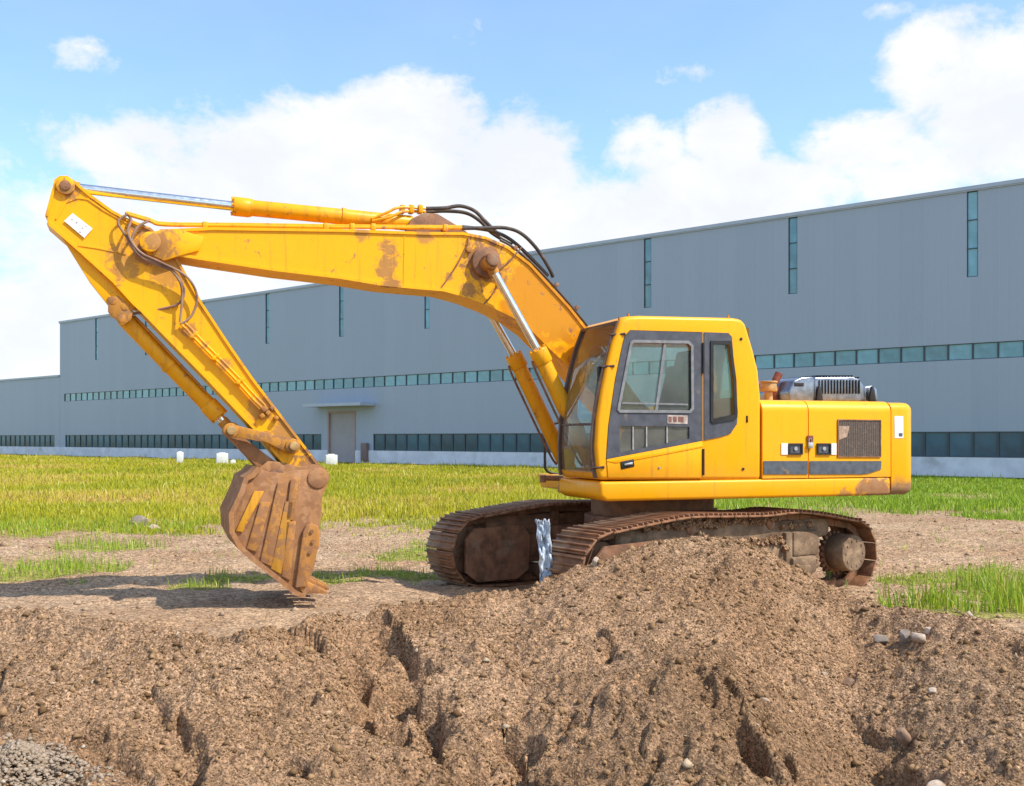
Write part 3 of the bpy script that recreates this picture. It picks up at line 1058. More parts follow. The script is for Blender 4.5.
up = win_mesh(1.0, ZU1 - ZU0, M['pane'])
lo = win_mesh(1.0, ZL1 - ZL0, M['panelow'], fr=.045)
k = -16.0
while k < 79.9:
    put('ribbon_window', up, fac, k + .0, ZU0)
    k += 1.0
for k0, k1 in wins:
    k = k0
    while k + .99 < k1:
        put('ground_window', lo, fac, k, ZL0)
        k += 1.0
    if k1 - k > .15:
        put('ground_window', win_mesh(k1 - k, ZL1 - ZL0, M['panelow'], fr=.045), fac, k, ZL0)
sl = win_mesh(SW, H - 8.4 - .05, M['paneslit'], 1, 3, .03)
for s in slits:
    put('slit_window', sl, fac, s - SW / 2, 8.4)
b = BM()
wbox(b, DOOR[0] + .12, DOOR[1] - .12, 0, DOOR[2] - .12, -.14, -.10)
for i in range(1, 8):
    wbox(b, DOOR[0] + .12, DOOR[1] - .12, i * .42, i * .42 + .02, -.098, -.09)
obj('loading_door', b, M['doorpaint'], fac)
b = BM()
wbox(b, DOOR[0], DOOR[0] + .12, 0, DOOR[2], -.13, .03)
wbox(b, DOOR[1] - .12, DOOR[1], 0, DOOR[2], -.13, .03)
wbox(b, DOOR[0] + .12, DOOR[1] - .12, DOOR[2] - .12, DOOR[2], -.13, .028)
obj('door_frame', b, M['redbrown'] if False else plain('door_frame_paint', (.36, .25, .22), .6, 0, .1, 2), fac)
b = BM()
wbox(b, 38.8, 44.6, 3.72, 3.92, .003, 1.3)
obj('canopy', b, M['roofedge'], fac)
b = BM()
wbox(b, 39.4, 39.95, .1, 1.3, .053, .25, 0, .01)
obj('meter_cabinet', b, plain('cabinet_paint', (.20, .13, .12), .6, 0, .1, 3), fac)

ann = empty('factory_annex', (BP0[0] + BDX * KL, BP0[1] + BDY * KL, 0), math.atan2(BDY, BDX))
tag(ann, 'lower grey annex joining the left end of the factory hall', 'factory annex')
HA, KA = 7.2, 42.0
b = BM()
wbox(b, .012, KA, .02, HA - .02, -24, -.16)
wbox(b, .012, KA, ZL1, HA, -.15, 0)
wbox(b, .012, 1.0, ZL0, ZL1, -.15, 0)
obj('wall', b, M['clad'], ann)
b = BM(); wbox(b, .012, KA, 0, ZL0, -.15, .05); obj('plinth', b, M['plinth'], ann)
b = BM(); wbox(b, .06, KA, HA + .002, HA + .16, -24, .1); obj('roof_edge', b, M['roofedge'], ann)
for i in range(40):
    put('ground_window', lo, ann, 1.0 + i, ZL0)

# white concrete blocks in the grass before the factory
def block(px, py, w, h, label):
    x, y = gxy(px, py, -.02)
    b = BM()
    box(b, (0, 0, h / 2), (w, w * .8, h), .03)
    box(b, (0, 0, h + .02), (w * .55, w * .4, .06), .015)
    o = obj('concrete_block', b, M['block'])
    o.location = (x, y, -.02); o.rotation_euler = (0, 0, .35)
    tag(o, label, 'concrete block', 'white blocks before the factory')


block(180, 464, .42, .75, 'narrow white concrete block far left, left of the bucket cylinder')
block(222, 464, .72, .68, 'white concrete block seen behind the bucket linkage')
block(233, 464.5, .32, .26, 'low small white block beside the block behind the bucket linkage')
block(281, 464, .62, .60, 'white block half hidden between the bucket links')
block(331, 466, .68, .66, 'white concrete block standing before the brown loading door')

# ------------------------------------------------------------------ EXCAVATOR
EX = empty('excavator', (CX, CY, 0), math.pi + PSI)
tag(EX, 'yellow crawler excavator with raised boom and its rusty bucket resting on the soil', 'excavator')


def boolean(base, cutters):
    """base object minus closed cutter meshes, baked"""
    for c in cutters:
        md = base.modifiers.new('cut', 'BOOLEAN')
        md.operation = 'DIFFERENCE'; md.solver = 'EXACT'; md.object = c
    dg = bpy.context.evaluated_depsgraph_get()
    dg.update()
    me = bpy.data.meshes.new_from_object(base.evaluated_get(dg))
    old = base.data
    base.modifiers.clear()
    base.data = me
    bpy.data.meshes.remove(old)
    for c in cutters:
        m_ = c.data
        bpy.data.objects.remove(c)
        bpy.data.meshes.remove(m_)
    finish(base.data, 30)


VN, VF = 1.36, .34                                                # near and far side of the cab
ZDECK = loc(700, 480.0, VN)[1]
# platform / revolving frame with rounded skirt
def uz(px, py): return loc(px, py, VN)


u_front = uz(602, 487)[0]
u_seam = uz(891, 487)[0]
z0, z1 = uz(700, 499.5)[1], ZDECK
b = BM()
prism(b, [(u_front + .02, z1), (u_seam + .004, z1), (u_seam + .004, z0 + .0), (u_front - .05, z0), (u_front + .02, z0 + .05)], .25, VN + .005, .035, 3)
prism(b, [(u_front - .35, z1 - .01), (u_seam + .01, z1 - .01), (u_seam + .01, z0 + .02), (u_front - .4, z0 + .02)], -VN, .247, .03, 3)
platform = obj('platform', b, M['skirt'], EX)
b = BM()
prism(b, [(1.08, z0 + .01), (.8, z0 + .01), (.8, z0 + .13), (1.06, z0 + .13)], -.33, .22, .01)
obj('boom_mount', b, M['rustwork'], EX)
b = BM()
uu, zz_ = loc(545, 470, -1.1)
tube(b, [(uu, -1.1, loc(545, 428, -1.1)[1]), (uu, -1.1, zz_ + .1), (uu - .02, -1.1, zz_), (uu - .12, -1.08, zz_ - .05), (uu - .3, -1.05, zz_ - .06)], .018, 10)
tube(b, [(uu, -1.1, loc(545, 428, -1.1)[1]), (uu - .08, -1.1, loc(545, 424, -1.1)[1]), (uu - .5, -1.1, loc(545, 424, -1.1)[1]), (uu - .55, -1.1, zz_)], .018, 10)
obj('handrail', b, M['dark'], EX)
b = BM()
pa = P3(543, 478, .2)
cyl(b, pa, (u_front - .05, .2, pa[2] - .01), .028, 12)
cyl(b, (pa[0], .2, pa[2] - .05), (pa[0], .2, pa[2] + .03), .035, 12)
box(b, (u_front - .22, .0, pa[2] - .05), (.06, .5, .06), .01)
obj('pipe_bracket', b, M['rust'], EX)

# cab shell: rounded prism, hollowed, with openings
cab_out = [(599.5, 480), (597.5, 470), (595.8, 446), (597.5, 418), (601.5, 392), (606.4, 368), (612.5, 343), (620.5, 321), (627, 316.2), (640, 315.4),
           (733, 317.6), (742, 319), (746, 324), (749, 333), (754, 350), (759, 370), (761.5, 397), (761.2, 480)]
co = L(cab_out, VN)
def inset(poly, d):
    c = Vector((sum(p[0] for p in poly) / len(poly), sum(p[1] for p in poly) / len(poly)))
    out = []
    n = len(poly)
    area = sum(poly[i][0] * poly[(i + 1) % n][1] - poly[(i + 1) % n][0] * poly[i][1] for i in range(n))
    sg = 1 if area > 0 else -1
    for i in range(n):
        a, p, q = Vector(poly[i - 1]), Vector(poly[i]), Vector(poly[(i + 1) % n])
        n1 = Vector((-(p - a).y, (p - a).x)).normalized() * sg
        n2 = Vector((-(q - p).y, (q - p).x)).normalized() * sg
        m = (n1 + n2).normalized()
        k = d / max(.35, m.dot(n1))
        out.append(tuple(p + m * k))
    return out


b = BM()
prism(b, co, VF, VN, .045, 4)
cab = obj('cab', b, M['yellow'], EX)
door_px = [(607.5, 477.5), (606, 459), (608.4, 424.5), (615.2, 378.7), (622.6, 343), (624.5, 336), (630, 330), (702.6, 332), (702.6, 477.5)]
quarter_px = [(711.5, 343), (729, 343), (733.6, 380), (735, 416), (733, 418), (713, 421.5), (711.5, 420)]


def cutter(pts, v0, v1):
    t = BM()
    prism(t, pts, v0, v1)
    return obj('cutter', t, M['yellow'], EX)


ci = inset(co, .055)
cuts = [cutter(ci, VF + .05, VN - .055)]
cuts.append(cutter(L(door_px, VN), VN - .1, VN + .1))
cuts.append(cutter(L(quarter_px, VN), VN - .1, VN + .1))
cuts.append(cutter(L([(612, 470), (616, 400), (630, 338), (735, 340), (742, 400), (742, 430), (700, 440), (690, 470)], VN), VF - .1, VF + .1))
# windshield opening and rear window opening (through the front and the back face)
fz0, fz1 = uz(600, 472)[1], uz(622, 322)[1]
t = BM(); prism(t, [(u_front + .3, fz0), (u_front - .26, fz0), (u_front - .34, fz1 - .2), (u_front - .36, fz1), (u_front + .3, fz1)], VF + .06, VN - .07)
cuts.append(obj('cutter', t, M['yellow'], EX))
ub = uz(757, 350)[0]
t = BM(); prism(t, [(ub + .2, uz(757, 388)[1]), (ub - .3, uz(757, 388)[1]), (ub - .3, uz(757, 335)[1]), (ub + .2, uz(757, 335)[1])], VF + .12, VN - .14)
cuts.append(obj('cutter', t, M['yellow'], EX))
boolean(cab, cuts)

# windshield: bowed glass, follows the front pillar line
front_path = [p for p in cab_out if p[0] < 622 and p[1] < 480][::-1]
front_path = L([(620.3, 322), (612.5, 343), (606.4, 368), (601.5, 392), (597.5, 418)], VN)
low_path = L([(597.5, 418), (595.8, 446), (597, 470), (597.5, 473)], VN)
def bowed(bm, path, v0, v1, bow=.05, off=-.02, nv=10):
    rows = []
    for (u, z) in path:
        rows.append([bm.verts.new((u + off + bow * (1 - ((2 * j / nv) - 1) ** 2), v0 + (v1 - v0) * j / nv, z)) for j in range(nv + 1)])
    for A, B in zip(rows, rows[1:]):
        for j in range(nv):
            bm.faces.new((A[j], A[j + 1], B[j + 1], B[j]))
b = BM(); bowed(b, front_path, VF + .055, VN - .065); obj('windshield', b, M['windshield'], cab)
b = BM(); bowed(b, low_path, VF + .055, VN - .065); obj('lower_windshield', b, M['dirtyglass'], cab)
b = BM()
full = L([(620.6, 321), (612.5, 343), (606.4, 368), (601.5, 392), (597.5, 418), (595.8, 446), (596.5, 470), (597.7, 478)], VN)
for v0 in (VF + .03, VN - .085):
    strip(b, [(u - .004, z) for u, z in full], .035, v0, v0 + .04)
for (px, py) in ((597.2, 424),):
    u, z = uz(px, py)
    tube(b, [(u - .02 + .05 * (1 - ((2 * j / 8) - 1) ** 2), VF + .06 + (VN - VF - .13) * j / 8, z) for j in range(9)], .014, 8, 1)
u, z = uz(620, 322); box(b, (u - .01, (VF + VN) / 2, z + .005), (.04, VN - VF - .12, .035), .008)
obj('windshield_frame', b, plain('brown_seal', (.10, .055, .04), .6, 0, .3, 12), cab)
# grab rail on the front pillar
b = BM()
rp = [(613, 335), (606, 362), (599, 392), (594, 425), (592.5, 452), (595, 468)]
rv = 1.31
tube(b, [(loc(x, y, rv)[0] + .02, rv, loc(x, y, rv)[1]) for x, y in rp], .013, 8)
for (x, y, x2) in ((613, 335, 625), (604.5, 367, 614), (594, 468, 604)):
    p = P3(x, y, rv)
    cyl(b, (p[0] + .03, rv, p[2]), (loc(x2, y, VN)[0], VN + .012, p[2] + .01), .014, 8)
obj('grab_rail', b, plain('rail_brown', (.12, .075, .06), .5, .5, .3, 20), cab)
b = BM()
p = P3(604, 372, 1.28)
box(b, (p[0] + .03, 1.24, p[2] - .02), (.05, .05, .16), .012)
tube(b, [(p[0] + .03, 1.2, p[2] - .05), (p[0] + .0, 1.05, p[2] - .3), (p[0] - .0, 1.0, p[2] - .45)], .008, 6, 4)
obj('wiper', b, M['dark'], cab)
# quarter window and its grey surround
trim_px = [(703.8, 332.2), (728, 333), (731.5, 337), (734.6, 378.7), (737.4, 412), (736.5, 424), (730, 433.7), (720, 437), (703.8, 440.3)]
b = BM(); holed(b, L(trim_px, VN), [L(quarter_px, VN)], VN + .002, VN + .010); obj('window_trim', b, M['trim'], cab)
b = BM(); holed(b, L([(709.8, 341), (730.3, 341), (735.4, 380), (736.6, 417), (734, 419.8), (712, 423.5), (709.8, 421)], VN), [L([(712.5, 344.5), (728, 344.5), (732.4, 380), (733.6, 414.5), (714, 418.8), (712.5, 417)], VN)], VN + .011, VN + .022); obj('window_seal', b, M['dark'], cab)
b = BM(); prism(b, L(quarter_px, VN), VN - .022, VN - .016); obj('quarter_window', b, M['glass'], cab)
b = BM(); prism(b, L([(612, 470), (616, 400), (630, 338), (735, 340), (742, 400), (742, 430), (700, 440), (690, 470)], VN), VF + .018, VF + .024); obj('far_window', b, M['glass'], cab)
b = BM(); box(b, (ub + .035, (VN + VF) / 2, (uz(757, 388)[1] + uz(757, 335)[1]) / 2), (.006, VN - VF - .2, .75), 0)
obj('rear_window', b, M['glass'], cab)
for px, py in ((629, 314.5), (729, 316), (620, 318)):
    b = BM(); p = P3(px, py, VN - .06)
    cyl(b, (p[0], VN - .08, p[2] - .02), (p[0], VN - .08, p[2] + .012), .013, 10)
    obj('roof_bolt', b, M['rustwork'], cab)
# a few plugs and holes on the rear cab panel
for px, py in ((741, 339), (747, 419), (743, 469)):
    b = BM(); p = P3(px, py, VN)
    if py == 419: box(b, (p[0], VN + .002, p[2]), (.022, .012, .075), .004)
    else: cyl(b, (p[0], VN - .01, p[2]), (p[0], VN + .008, p[2]), .016, 12)
    obj('panel_plug', b, M['dark'], cab)
# interior
b = BM()
us, zs = uz(672, 470)
prism(b, L([(628, 452), (672, 455), (676, 436), (630, 431)], .85), .60, 1.10, .04, 3)
obj('seat', b, M['seat'], cab)
b = BM()
prism(b, L([(660, 438), (676, 440), (690, 372), (676, 364)], .85), .62, 1.08, .04, 3)
prism(b, L([(678, 366), (690, 367), (691, 352), (682, 351)], .85), .72, .98, .03, 3)
obj('seat_backrest', b, M['seat'], cab)
b = BM()
for vv in (.54, 1.17):
    prism(b, L([(632, 450), (690, 452), (690, 432), (640, 428)], vv), vv - .07, vv + .07, .02, 2)
    p = P3(640, 428, vv); tube(b, [(p[0], vv, p[2]), (p[0] + .02, vv, p[2] + .12), (p[0] + .05, vv, p[2] + .2)], .02, 8)
box(b, (u_front - .2, .85, ZDECK + .25), (.06, .35, .5), .02)
tube(b, [(u_front - .25, .72, ZDECK + .1), (u_front - .3, .72, ZDECK + .5), (u_front - .33, .72, ZDECK + .68)], .014, 8)
tube(b, [(u_front - .25, .98, ZDECK + .1), (u_front - .3, .98, ZDECK + .5), (u_front - .33, .98, ZDECK + .68)], .014, 8)
box(b, (u_front - 1.0, .85, ZDECK + .02), (1.3, .85, .03))
obj('control_console', b, M['dark'], cab)

# cab door
door = BM()
dw = [(617.8, 409.5), (618.5, 405), (630.5, 343), (633, 341), (688, 342), (691.8, 346), (692.3, 408.5), (689.5, 412), (619.5, 411.5)]
dl = [(619, 425.7), (689, 426.8), (689, 438.6), (620, 452.5)]
dark_px = [(606.2, 459), (608.6, 424.5), (615.4, 378.7), (622.8, 343), (624.7, 336), (630, 330.4), (702.2, 332.4), (702.2, 440.6)]
low_px = [(606.3, 459.3), (702.2, 440.9), (702.2, 477.8), (607.7, 477.8)]
prism(door, L(low_px, VN), VN - .04, VN + .012, .008, 2)
dobj = obj('cab_door', door, M['yellow'], EX)
b = BM(); holed(b, L(dark_px, VN), [L(dw, VN), L(dl, VN)], VN - .035, VN + .008); obj('door_frame', b, M['trim'], dobj)
b = BM(); prism(b, L([(606.3, 461), (702.2, 444.5), (702.2, 447), (640, 459), (615, 463)], VN), VN + .011, VN + .019, .003); obj('door_crease', b, M['yellow'], dobj)
b = BM()
prism(b, L(dw, VN), VN - .016, VN - .011)
obj('door_window', b, M['glass'], dobj)
b = BM(); prism(b, L(dl, VN), VN - .016, VN - .011); obj('lower_door_window', b, M['dirtyglass'], dobj)
b = BM()
ring = L(dw, VN); rin = inset(ring, .018)
holed(b, inset(ring, -.012), [rin], VN + .009, VN + .018)
p0, p1 = P3(665, 342, VN), P3(656, 411, VN)
strip(b, [(p0[0], p0[2]), (p1[0], p1[2])], .03, VN - .010, VN + .008)
for (xa, ya, xb, yb) in ((622, 403, 688, 404.5),):
    pa, pb = uz(xa, ya), uz(xb, yb)
    strip(b, [pa, pb], .018, VN - .010, VN + .004)
obj('window_seal', b, plain('grey_seal', (.20, .20, .205), .5, .1, .2, 20), dobj)
for px in (633, 646.5, 667):
    b = BM()
    pa, pb = uz(px, 426.5), uz(px, 426.5 + (452.5 - 438.6) * (689 - px) / 69 + 12)
    strip(b, [pa, pb], .014, VN - .008, VN + .004)
    obj('guard_bar', b, M['greybar'], dobj)
b = BM()
hp = L([(619.5, 461.5), (633, 458.6), (634, 466.5), (620.5, 469.5)], VN)
prism(b, hp, VN + .004, VN + .022, .010, 2)
dh = obj('door_handle', b, M['dark'], dobj)
b = BM(); prism(b, L([(623, 463.6), (631.5, 462), (631.8, 464.4), (623.4, 466)], VN), VN + .018, VN + .034, .006); obj('handle_lever', b, M['steel'], dobj)
for px, py, h_ in ((702.6, 358, .16), (702.6, 462, .14)):
    b = BM()
    p = P3(px, py, VN); cyl(b, (p[0], VN + .014, p[2] - h_), (p[0], VN + .014, p[2] + h_), .014, 10)
    obj('hinge', b, M['dark'], dobj)
b = BM()
prism(b, L([(667, 415), (687, 415.5), (687, 424), (667, 423.5)], VN), VN + .009, VN + .012)
st = obj('sticker', b, M['tanplate'], dobj)
b = BM()
for (x0, x1) in ((668, 671), (672.5, 676), (677.5, 683)):
    prism(b, L([(x0, 416.5), (x1, 416.6), (x1, 422.2), (x0, 422)], VN), VN + .0125, VN + .0145)
obj('sticker_print', b, M['red'], dobj)
b = BM()
p = P3(658.7, 467.5, VN); cyl(b, (p[0], VN + .010, p[2]), (p[0], VN + .022, p[2]), .013, 12)
obj('lock', b, M['steel'], dobj)

# engine bay side: two doors under a rounded top
def hood_profile(pxa, pxb, pxm):
    pass


ZT = uz(800, 400)[1]
u_cab = uz(762.6, 450)[0]
def hood_section(u0, u1, name, mats, v_in=-1.36, rad=.13):
    """rounded-top body between u0 and u1, skin of the machine's engine bay"""
    t = BM()
    n = 8
    prof = [(VN, ZDECK + .004)]
    for i in range(n + 1):
        a = (math.pi / 2) * i / n
        prof.append((VN - rad + rad * math.cos(a), ZT - rad + rad * math.sin(a)))
    for i in range(n + 1):
        a = math.pi / 2 + (math.pi / 2) * i / n
        prof.append((v_in + rad + rad * math.cos(a), ZT - rad + rad * math.sin(a)))
    prof.append((v_in, ZDECK + .004))
    A = [t.verts.new((u0, v, z)) for v, z in prof]
    B = [t.verts.new((u1, v, z)) for v, z in prof]
    for i in range(len(prof) - 1):
        t.faces.new((A[i], B[i], B[i + 1], A[i + 1]))
    t.faces.new(A); t.faces.new(B[::-1]); t.faces.new((A[0], A[-1], B[-1], B[0]))
    return obj(name, t, mats, EX)


u_m0, u_m1 = uz(808.0, 450)[0], uz(808.9, 450)[0]
u_w0 = uz(890.6, 450)[0]
d1 = hood_section(u_cab, u_m0, 'side_door', M['yellow'])
d2 = hood_section(u_m1, u_w0, 'side_door', M['yellow'])
b = BM(); box(b, ((u_cab + u_w0) / 2, 0, (ZT + ZDECK) / 2 - .02), (abs(u_cab - u_w0) - .02, 2.5, ZT - ZDECK - .1)); obj('engine_bay', b, M['dark'], EX)
def facing(pts, name, mat, parent, d0=.003, d1=.009, bev=0):
    t = BM(); prism(t, L(pts, VN), VN + d0, VN + d1, bev); return obj(name, t, mat, parent)
facing([(763.5, 461), (807.4, 461), (807.4, 474.2), (763.5, 474.2)], 'stripe', M['stripe'], d1)
facing([(809.6, 461), (881, 461), (880.5, 469.5), (868, 473.5), (862, 474.2), (809.6, 474.2)], 'stripe', M['stripe'], d2)
facing([(781, 443.3), (787.6, 443.3), (787.6, 454.6), (781, 454.6)], 'sticker', M['white'], d1)
facing([(830.8, 443.3), (836, 443.3), (836, 454.6), (830.8, 454.6)], 'sticker', M['white'], d2)
for dd, x0, x1 in ((d1, 788, 802), (d2, 816.4, 830.4)):
    t = BM(); holed(t, L([(x0, 443.3), (x1, 443.3), (x1, 454.6), (x0, 454.6)], VN), [L([(x0 + 1.5, 445), (x1 - 1.5, 445), (x1 - 1.5, 453), (x0 + 1.5, 453)], VN)], VN + .003, VN + .02)
    la = obj('latch', t, M['dark'], dd)
    t = BM(); prism(t, L([(x0 + 1.5, 445), (x1 - 1.5, 445), (x1 - 1.5, 453), (x0 + 1.5, 453)], VN), VN + .003, VN + .007)
    p = P3((x0 + x1) / 2, 448.6, VN); cyl(t, (p[0], VN + .006, p[2]), (p[0], VN + .02, p[2]), .022, 12, mi=1)
    obj('latch_button', t, [plain('latch_grey', (.10, .10, .12), .5, .4), M['steel']], dd)
t = BM(); prism(t, L([(806.5, 435.5), (812.5, 435.5), (812.5, 442), (806.5, 442)], VN), VN + .006, VN + .018, .003); obj('hasp', t, M['redbrown'], d2)
pl = empty('padlock', (0, 0, 0)) if False else None
t = BM(); prism(t, L([(806.8, 442.5), (811.6, 442.5), (811.6, 448.5), (806.8, 448.5)], VN), VN + .010, VN + .034, .006)
p = P3(809.2, 442.5, VN)
tube(t, [(p[0] - .018, VN + .022, p[2] - .01), (p[0] - .016, VN + .022, p[2] + .03), (p[0], VN + .022, p[2] + .045), (p[0] + .016, VN + .022, p[2] + .03), (p[0] + .018, VN + .022, p[2] - .01)], .005, 6)
obj('padlock', t, M['steel'], d2)
# mesh grille with its frame
gp = [(837.3, 419.3), (880.6, 419.8), (880.6, 457.2), (837.3, 457)]
facing(gp, 'grille', M['grille'], d2, .003, .006)
t = BM(); g_ = L(gp, VN); holed(t, g_, [inset(g_, .012)], VN + .0035, VN + .014); obj('grille_frame', t, M['rust'], d2)
t = BM()
for i in range(1, 24):
    x = 837.3 + 43.3 * i / 24
    strip(t, [uz(x, 420.5), uz(x, 456.2)], .005, VN + .0065, VN + .010)
gr_ = obj('grille_bar', t, M['grille'], d2)
t = BM(); prism(t, L([(838.5, 426), (849, 426), (846, 437), (838.5, 440)], VN), VN + .0105, VN + .012); obj('dust_patch', t, plain('dried_mud', (.40, .27, .19), .9, 0, .3, 20), d2)

# counterweight: rounded plan
plan = []
ur = u_w0 - .012
for i in range(7):
    a = math.pi / 2 * i / 6
    plan.append((ur - .19 - .19 * math.sin(a), VN - .19 + .19 * math.cos(a)))
for vv in (.7, 0, -.7):
    plan.append((ur - .38 - .14 * (1 - (vv / 1.2) ** 2), vv))
for i in range(6, -1, -1):
    a = math.pi / 2 * i / 6
    plan.append((ur - .19 - .19 * math.sin(a), -(VN - .19 + .19 * math.cos(a))))
plan = [(ur, VN)] + plan + [(ur, -VN)]
t = BM()
zc0, zc1 = z0 - .0, ZT - .012
A = [t.verts.new((u, v, zc0)) for u, v in plan]
B = [t.verts.new((u, v, zc1)) for u, v in plan]
t.faces.new(A[::-1]); t.faces.new(B)
for i in range(len(plan)):
    j = (i + 1) % len(plan)
    t.faces.new((A[i], A[j], B[j], B[i]))
bmesh.ops.recalc_face_normals(t, faces=t.faces)
ed = [e for e in t.edges if abs(e.verts[0].co.z - e.verts[1].co.z) < .001 and (e.verts[0].co.x < ur - .01 or e.verts[1].co.x < ur - .01)]
bmesh.ops.bevel(t, geom=ed, offset=.09, segments=4, profile=.5, affect='EDGES', clamp_overlap=True)
cw = obj('counterweight', t, M['weight'], EX)
facing([(894.3, 416), (903.0, 416.2), (903.2, 438), (894.5, 438)], 'sticker', M['white'], cw, .002, .004)
facing([(898.5, 433), (902.3, 433), (902.3, 436.5), (898.5, 436.5)], 'sticker_print', M['stripe'], cw, .0045, .0055)

# bright hood on the engine deck, with louvres and rubber latches
HV = .35
def hz(px, py): return loc(px, py, HV)
t = BM()
prism(t, [hz(784, 402), hz(783, 392), hz(788, 381), hz(796, 377.6), hz(808, 377), hz(809.5, 402)], -.75, HV + .12, .02, 3)
prism(t, [hz(809.5, 402), hz(809, 377.2), hz(848, 376.6), hz(855, 379), hz(859, 386), hz(860.5, 402)], -.70, HV + .10, .03, 3)
prism(t, [hz(860.5, 402), hz(860.2, 387), hz(868, 385.6), hz(873, 389), hz(874.5, 402)], -.65, HV + .08, .02, 3)
hood = obj('engine_hood', t, M['silver'], EX)
t = BM()
ra, rb = hz(812, 378), hz(853, 395)
for i in range(14):
    px = 814 + 3.05 * i
    u, z = hz(px, 384); w = .014
    tp = hz(px, 376.4)[1] - (.02 if i > 11 else 0)
    box(t, (u, HV + .105, z - .04), (w, .02, .17), .003)
    box(t, (u, (HV - .3) / 2 + .05, tp + .002), (w, .75, .016), .003)
obj('louvre', t, M['dark'], hood)
for px in (812.4, 865):
    t = BM()
    u, z = hz(px, 394)
    prism(t, [(u - .05, z - .1), (u - .03, z + .03), (u - .012, z + .09), (u + .012, z + .09), (u + .03, z + .03), (u + .05, z - .1)], HV + .115, HV + .15, .006)
    obj('rubber_latch', t, M['dark'], hood)
t = BM(); u, z = hz(793, 385); box(t, (u, HV + .115, z), (.14, .02, .05), .008); obj('hood_handle', t, M['dark'], hood)
t = BM()
p = P3(768.5, 391.5, .7)
cyl(t, (p[0], .7, p[2] - .2), (p[0], .7, p[2] - .01), .05, 16, mi=0)
cyl(t, (p[0], .7, p[2]), (p[0], .7, p[2] + .10), .10, 24, .092, bev=.012)
cyl(t, (p[0], .7, p[2] + .10), (p[0], .7, p[2] + .12), .105, 24, bev=.005)
obj('air_intake', t, M['tan'], EX)
t = BM()
p = P3(774.5, 392, .2)
cyl(t, (p[0], .2, p[2] - .25), (p[0] - .005, .2, p[2] + .06), .05, 16)
q = P3(779, 376, .2); q0 = P3(774, 384, .2)
cyl(t, (q0[0], .2, q0[2]), (q[0], .2, q[2] + .03), .045, 16, .05)
obj('exhaust_pipe', t, M['redbrown'], EX)

# swing bearing and car body
t = BM()
cyl(t, (0, 0, .70), (0, 0, z0 + .02), .72, 48, bev=.01)
cyl(t, (0, 0, .62), (0, 0, .74), .80, 48, bev=.01)
obj('swing_bearing', t, M['rust'], EX)

# ---- boom
VB = .24
top_px = [(160, 231), (213, 228.6), (340, 230.5), (382, 232), (424, 233.4), (463, 233.6), (485.6, 238), (508, 247.6), (530, 264.6), (550, 286.6), (569.6, 308), (586, 329), (640, 403), (668, 426)]
bot_px = [(655, 448), (632, 438), (572, 367.5), (553, 350.5), (533, 330.6), (513.6, 316.6), (491, 305.6), (469, 297), (443.6, 290), (413, 287.4), (382, 284.4), (340, 277.4), (274, 269.5), (201, 258.5), (164, 252)]
tp, bp = L(top_px, VB), L(bot_px, VB)
t = BM()
prism(t, tp + bp, -VB + .02, VB - .012)
strip(t, tp, .03, -VB, VB + .006)
strip(t, bp[1:], .03, -VB, VB + .006)
# fork at the tip
for vv in (VB - .03, -VB + .03):
    prism(t, L([(162, 230), (178, 229), (204, 238), (199, 251), (180, 256), (164, 261), (148, 254), (141, 243), (148, 233)], VB), vv - .04, vv + .052, .006)
# stiffener weld seams on the side plate
for seg in (((405, 233.5), (404, 286.5)), ((519, 256), (484, 303))):
    strip(t, L(seg, VB), .012, VB - .012, VB - .007)
boom = obj('boom', t, M['boom'], EX)
t = BM()
p = P3(487, 262, .3)
cyl(t, (p[0], -.52, p[2]), (p[0], .52, p[2]), .075, 24, bev=.01)
cyl(t, (p[0], VB - .02, p[2]), (p[0], VB + .06, p[2]), .165, 32, bev=.015)
cyl(t, (p[0], -VB + .02, p[2]), (p[0], -VB - .06, p[2]), .165, 32, bev=.015)
obj('cylinder_pin', t, M['rust'], boom)
t = BM()
p = P3(150, 243, VB)
cyl(t, (p[0], -VB - .06, p[2]), (p[0], VB + .06, p[2]), .085, 24, bev=.012)
cyl(t, (p[0], VB + .04, p[2]), (p[0], VB + .075, p[2]), .10, 28, bev=.012)
obj('arm_pin', t, M['boom'], boom)
# arm cylinder mount
t = BM()
for vv in (-.11, .11):
    prism(t, L([(404, 233), (411, 219), (424, 213), (437, 214), (462, 229), (470, 235)], vv), vv - .02, vv + .02, .006)
obj('cylinder_bracket', t, M['rust'], boom)
# steel pipes along the top of the boom
for vv, off in ((.20, 0.0), (.13, -1.5)):
    t = BM()
    pp = [(126, 214 + off), (150, 221 + off), (166, 225 + off), (240, 225.8 + off), (340, 227.3 + off), (462, 228.2 + off)]
    tube(t, [P3(x, y, vv) for x, y in pp], .017, 10, 4)
    for x in (326, 352, 373, 445, 205):
        p = P3(x, 226.5 + off + (x - 240) * .01, vv)
        box(t, (p[0], vv, p[2]), (.05, .055, .055), .008)
    obj('hydraulic_pipe', t, M['cylinder'], boom)
def hose(pts, r=.02, parent=None, mat='rubber'):
    t = BM(); tube(t, [P3(*p) for p in pts], r, 10, 6); return obj('hose', t, M[mat], parent)
hose([(426, 208.5, .05), (445, 208, .05), (460, 206, .05), (474, 210.5, .06), (485, 221, .1), (500, 236, .14)], .021, boom)
hose([(426, 212, -.02), (446, 211, -.02), (466, 213, -.02), (480, 221, .0), (492, 233, .04), (512, 245, .08)], .021, boom)
hose([(462, 228.3, .20), (485, 228, .20), (506, 228, .19), (522, 234, .18), (537, 249, .17), (549, 268, .15), (553, 277, .12)], .021, boom)
hose([(462, 226.8, .13), (490, 230.5, .12), (508, 238, .12), (525, 252, .12), (548, 276, .12)], .021, boom)
t = BM()
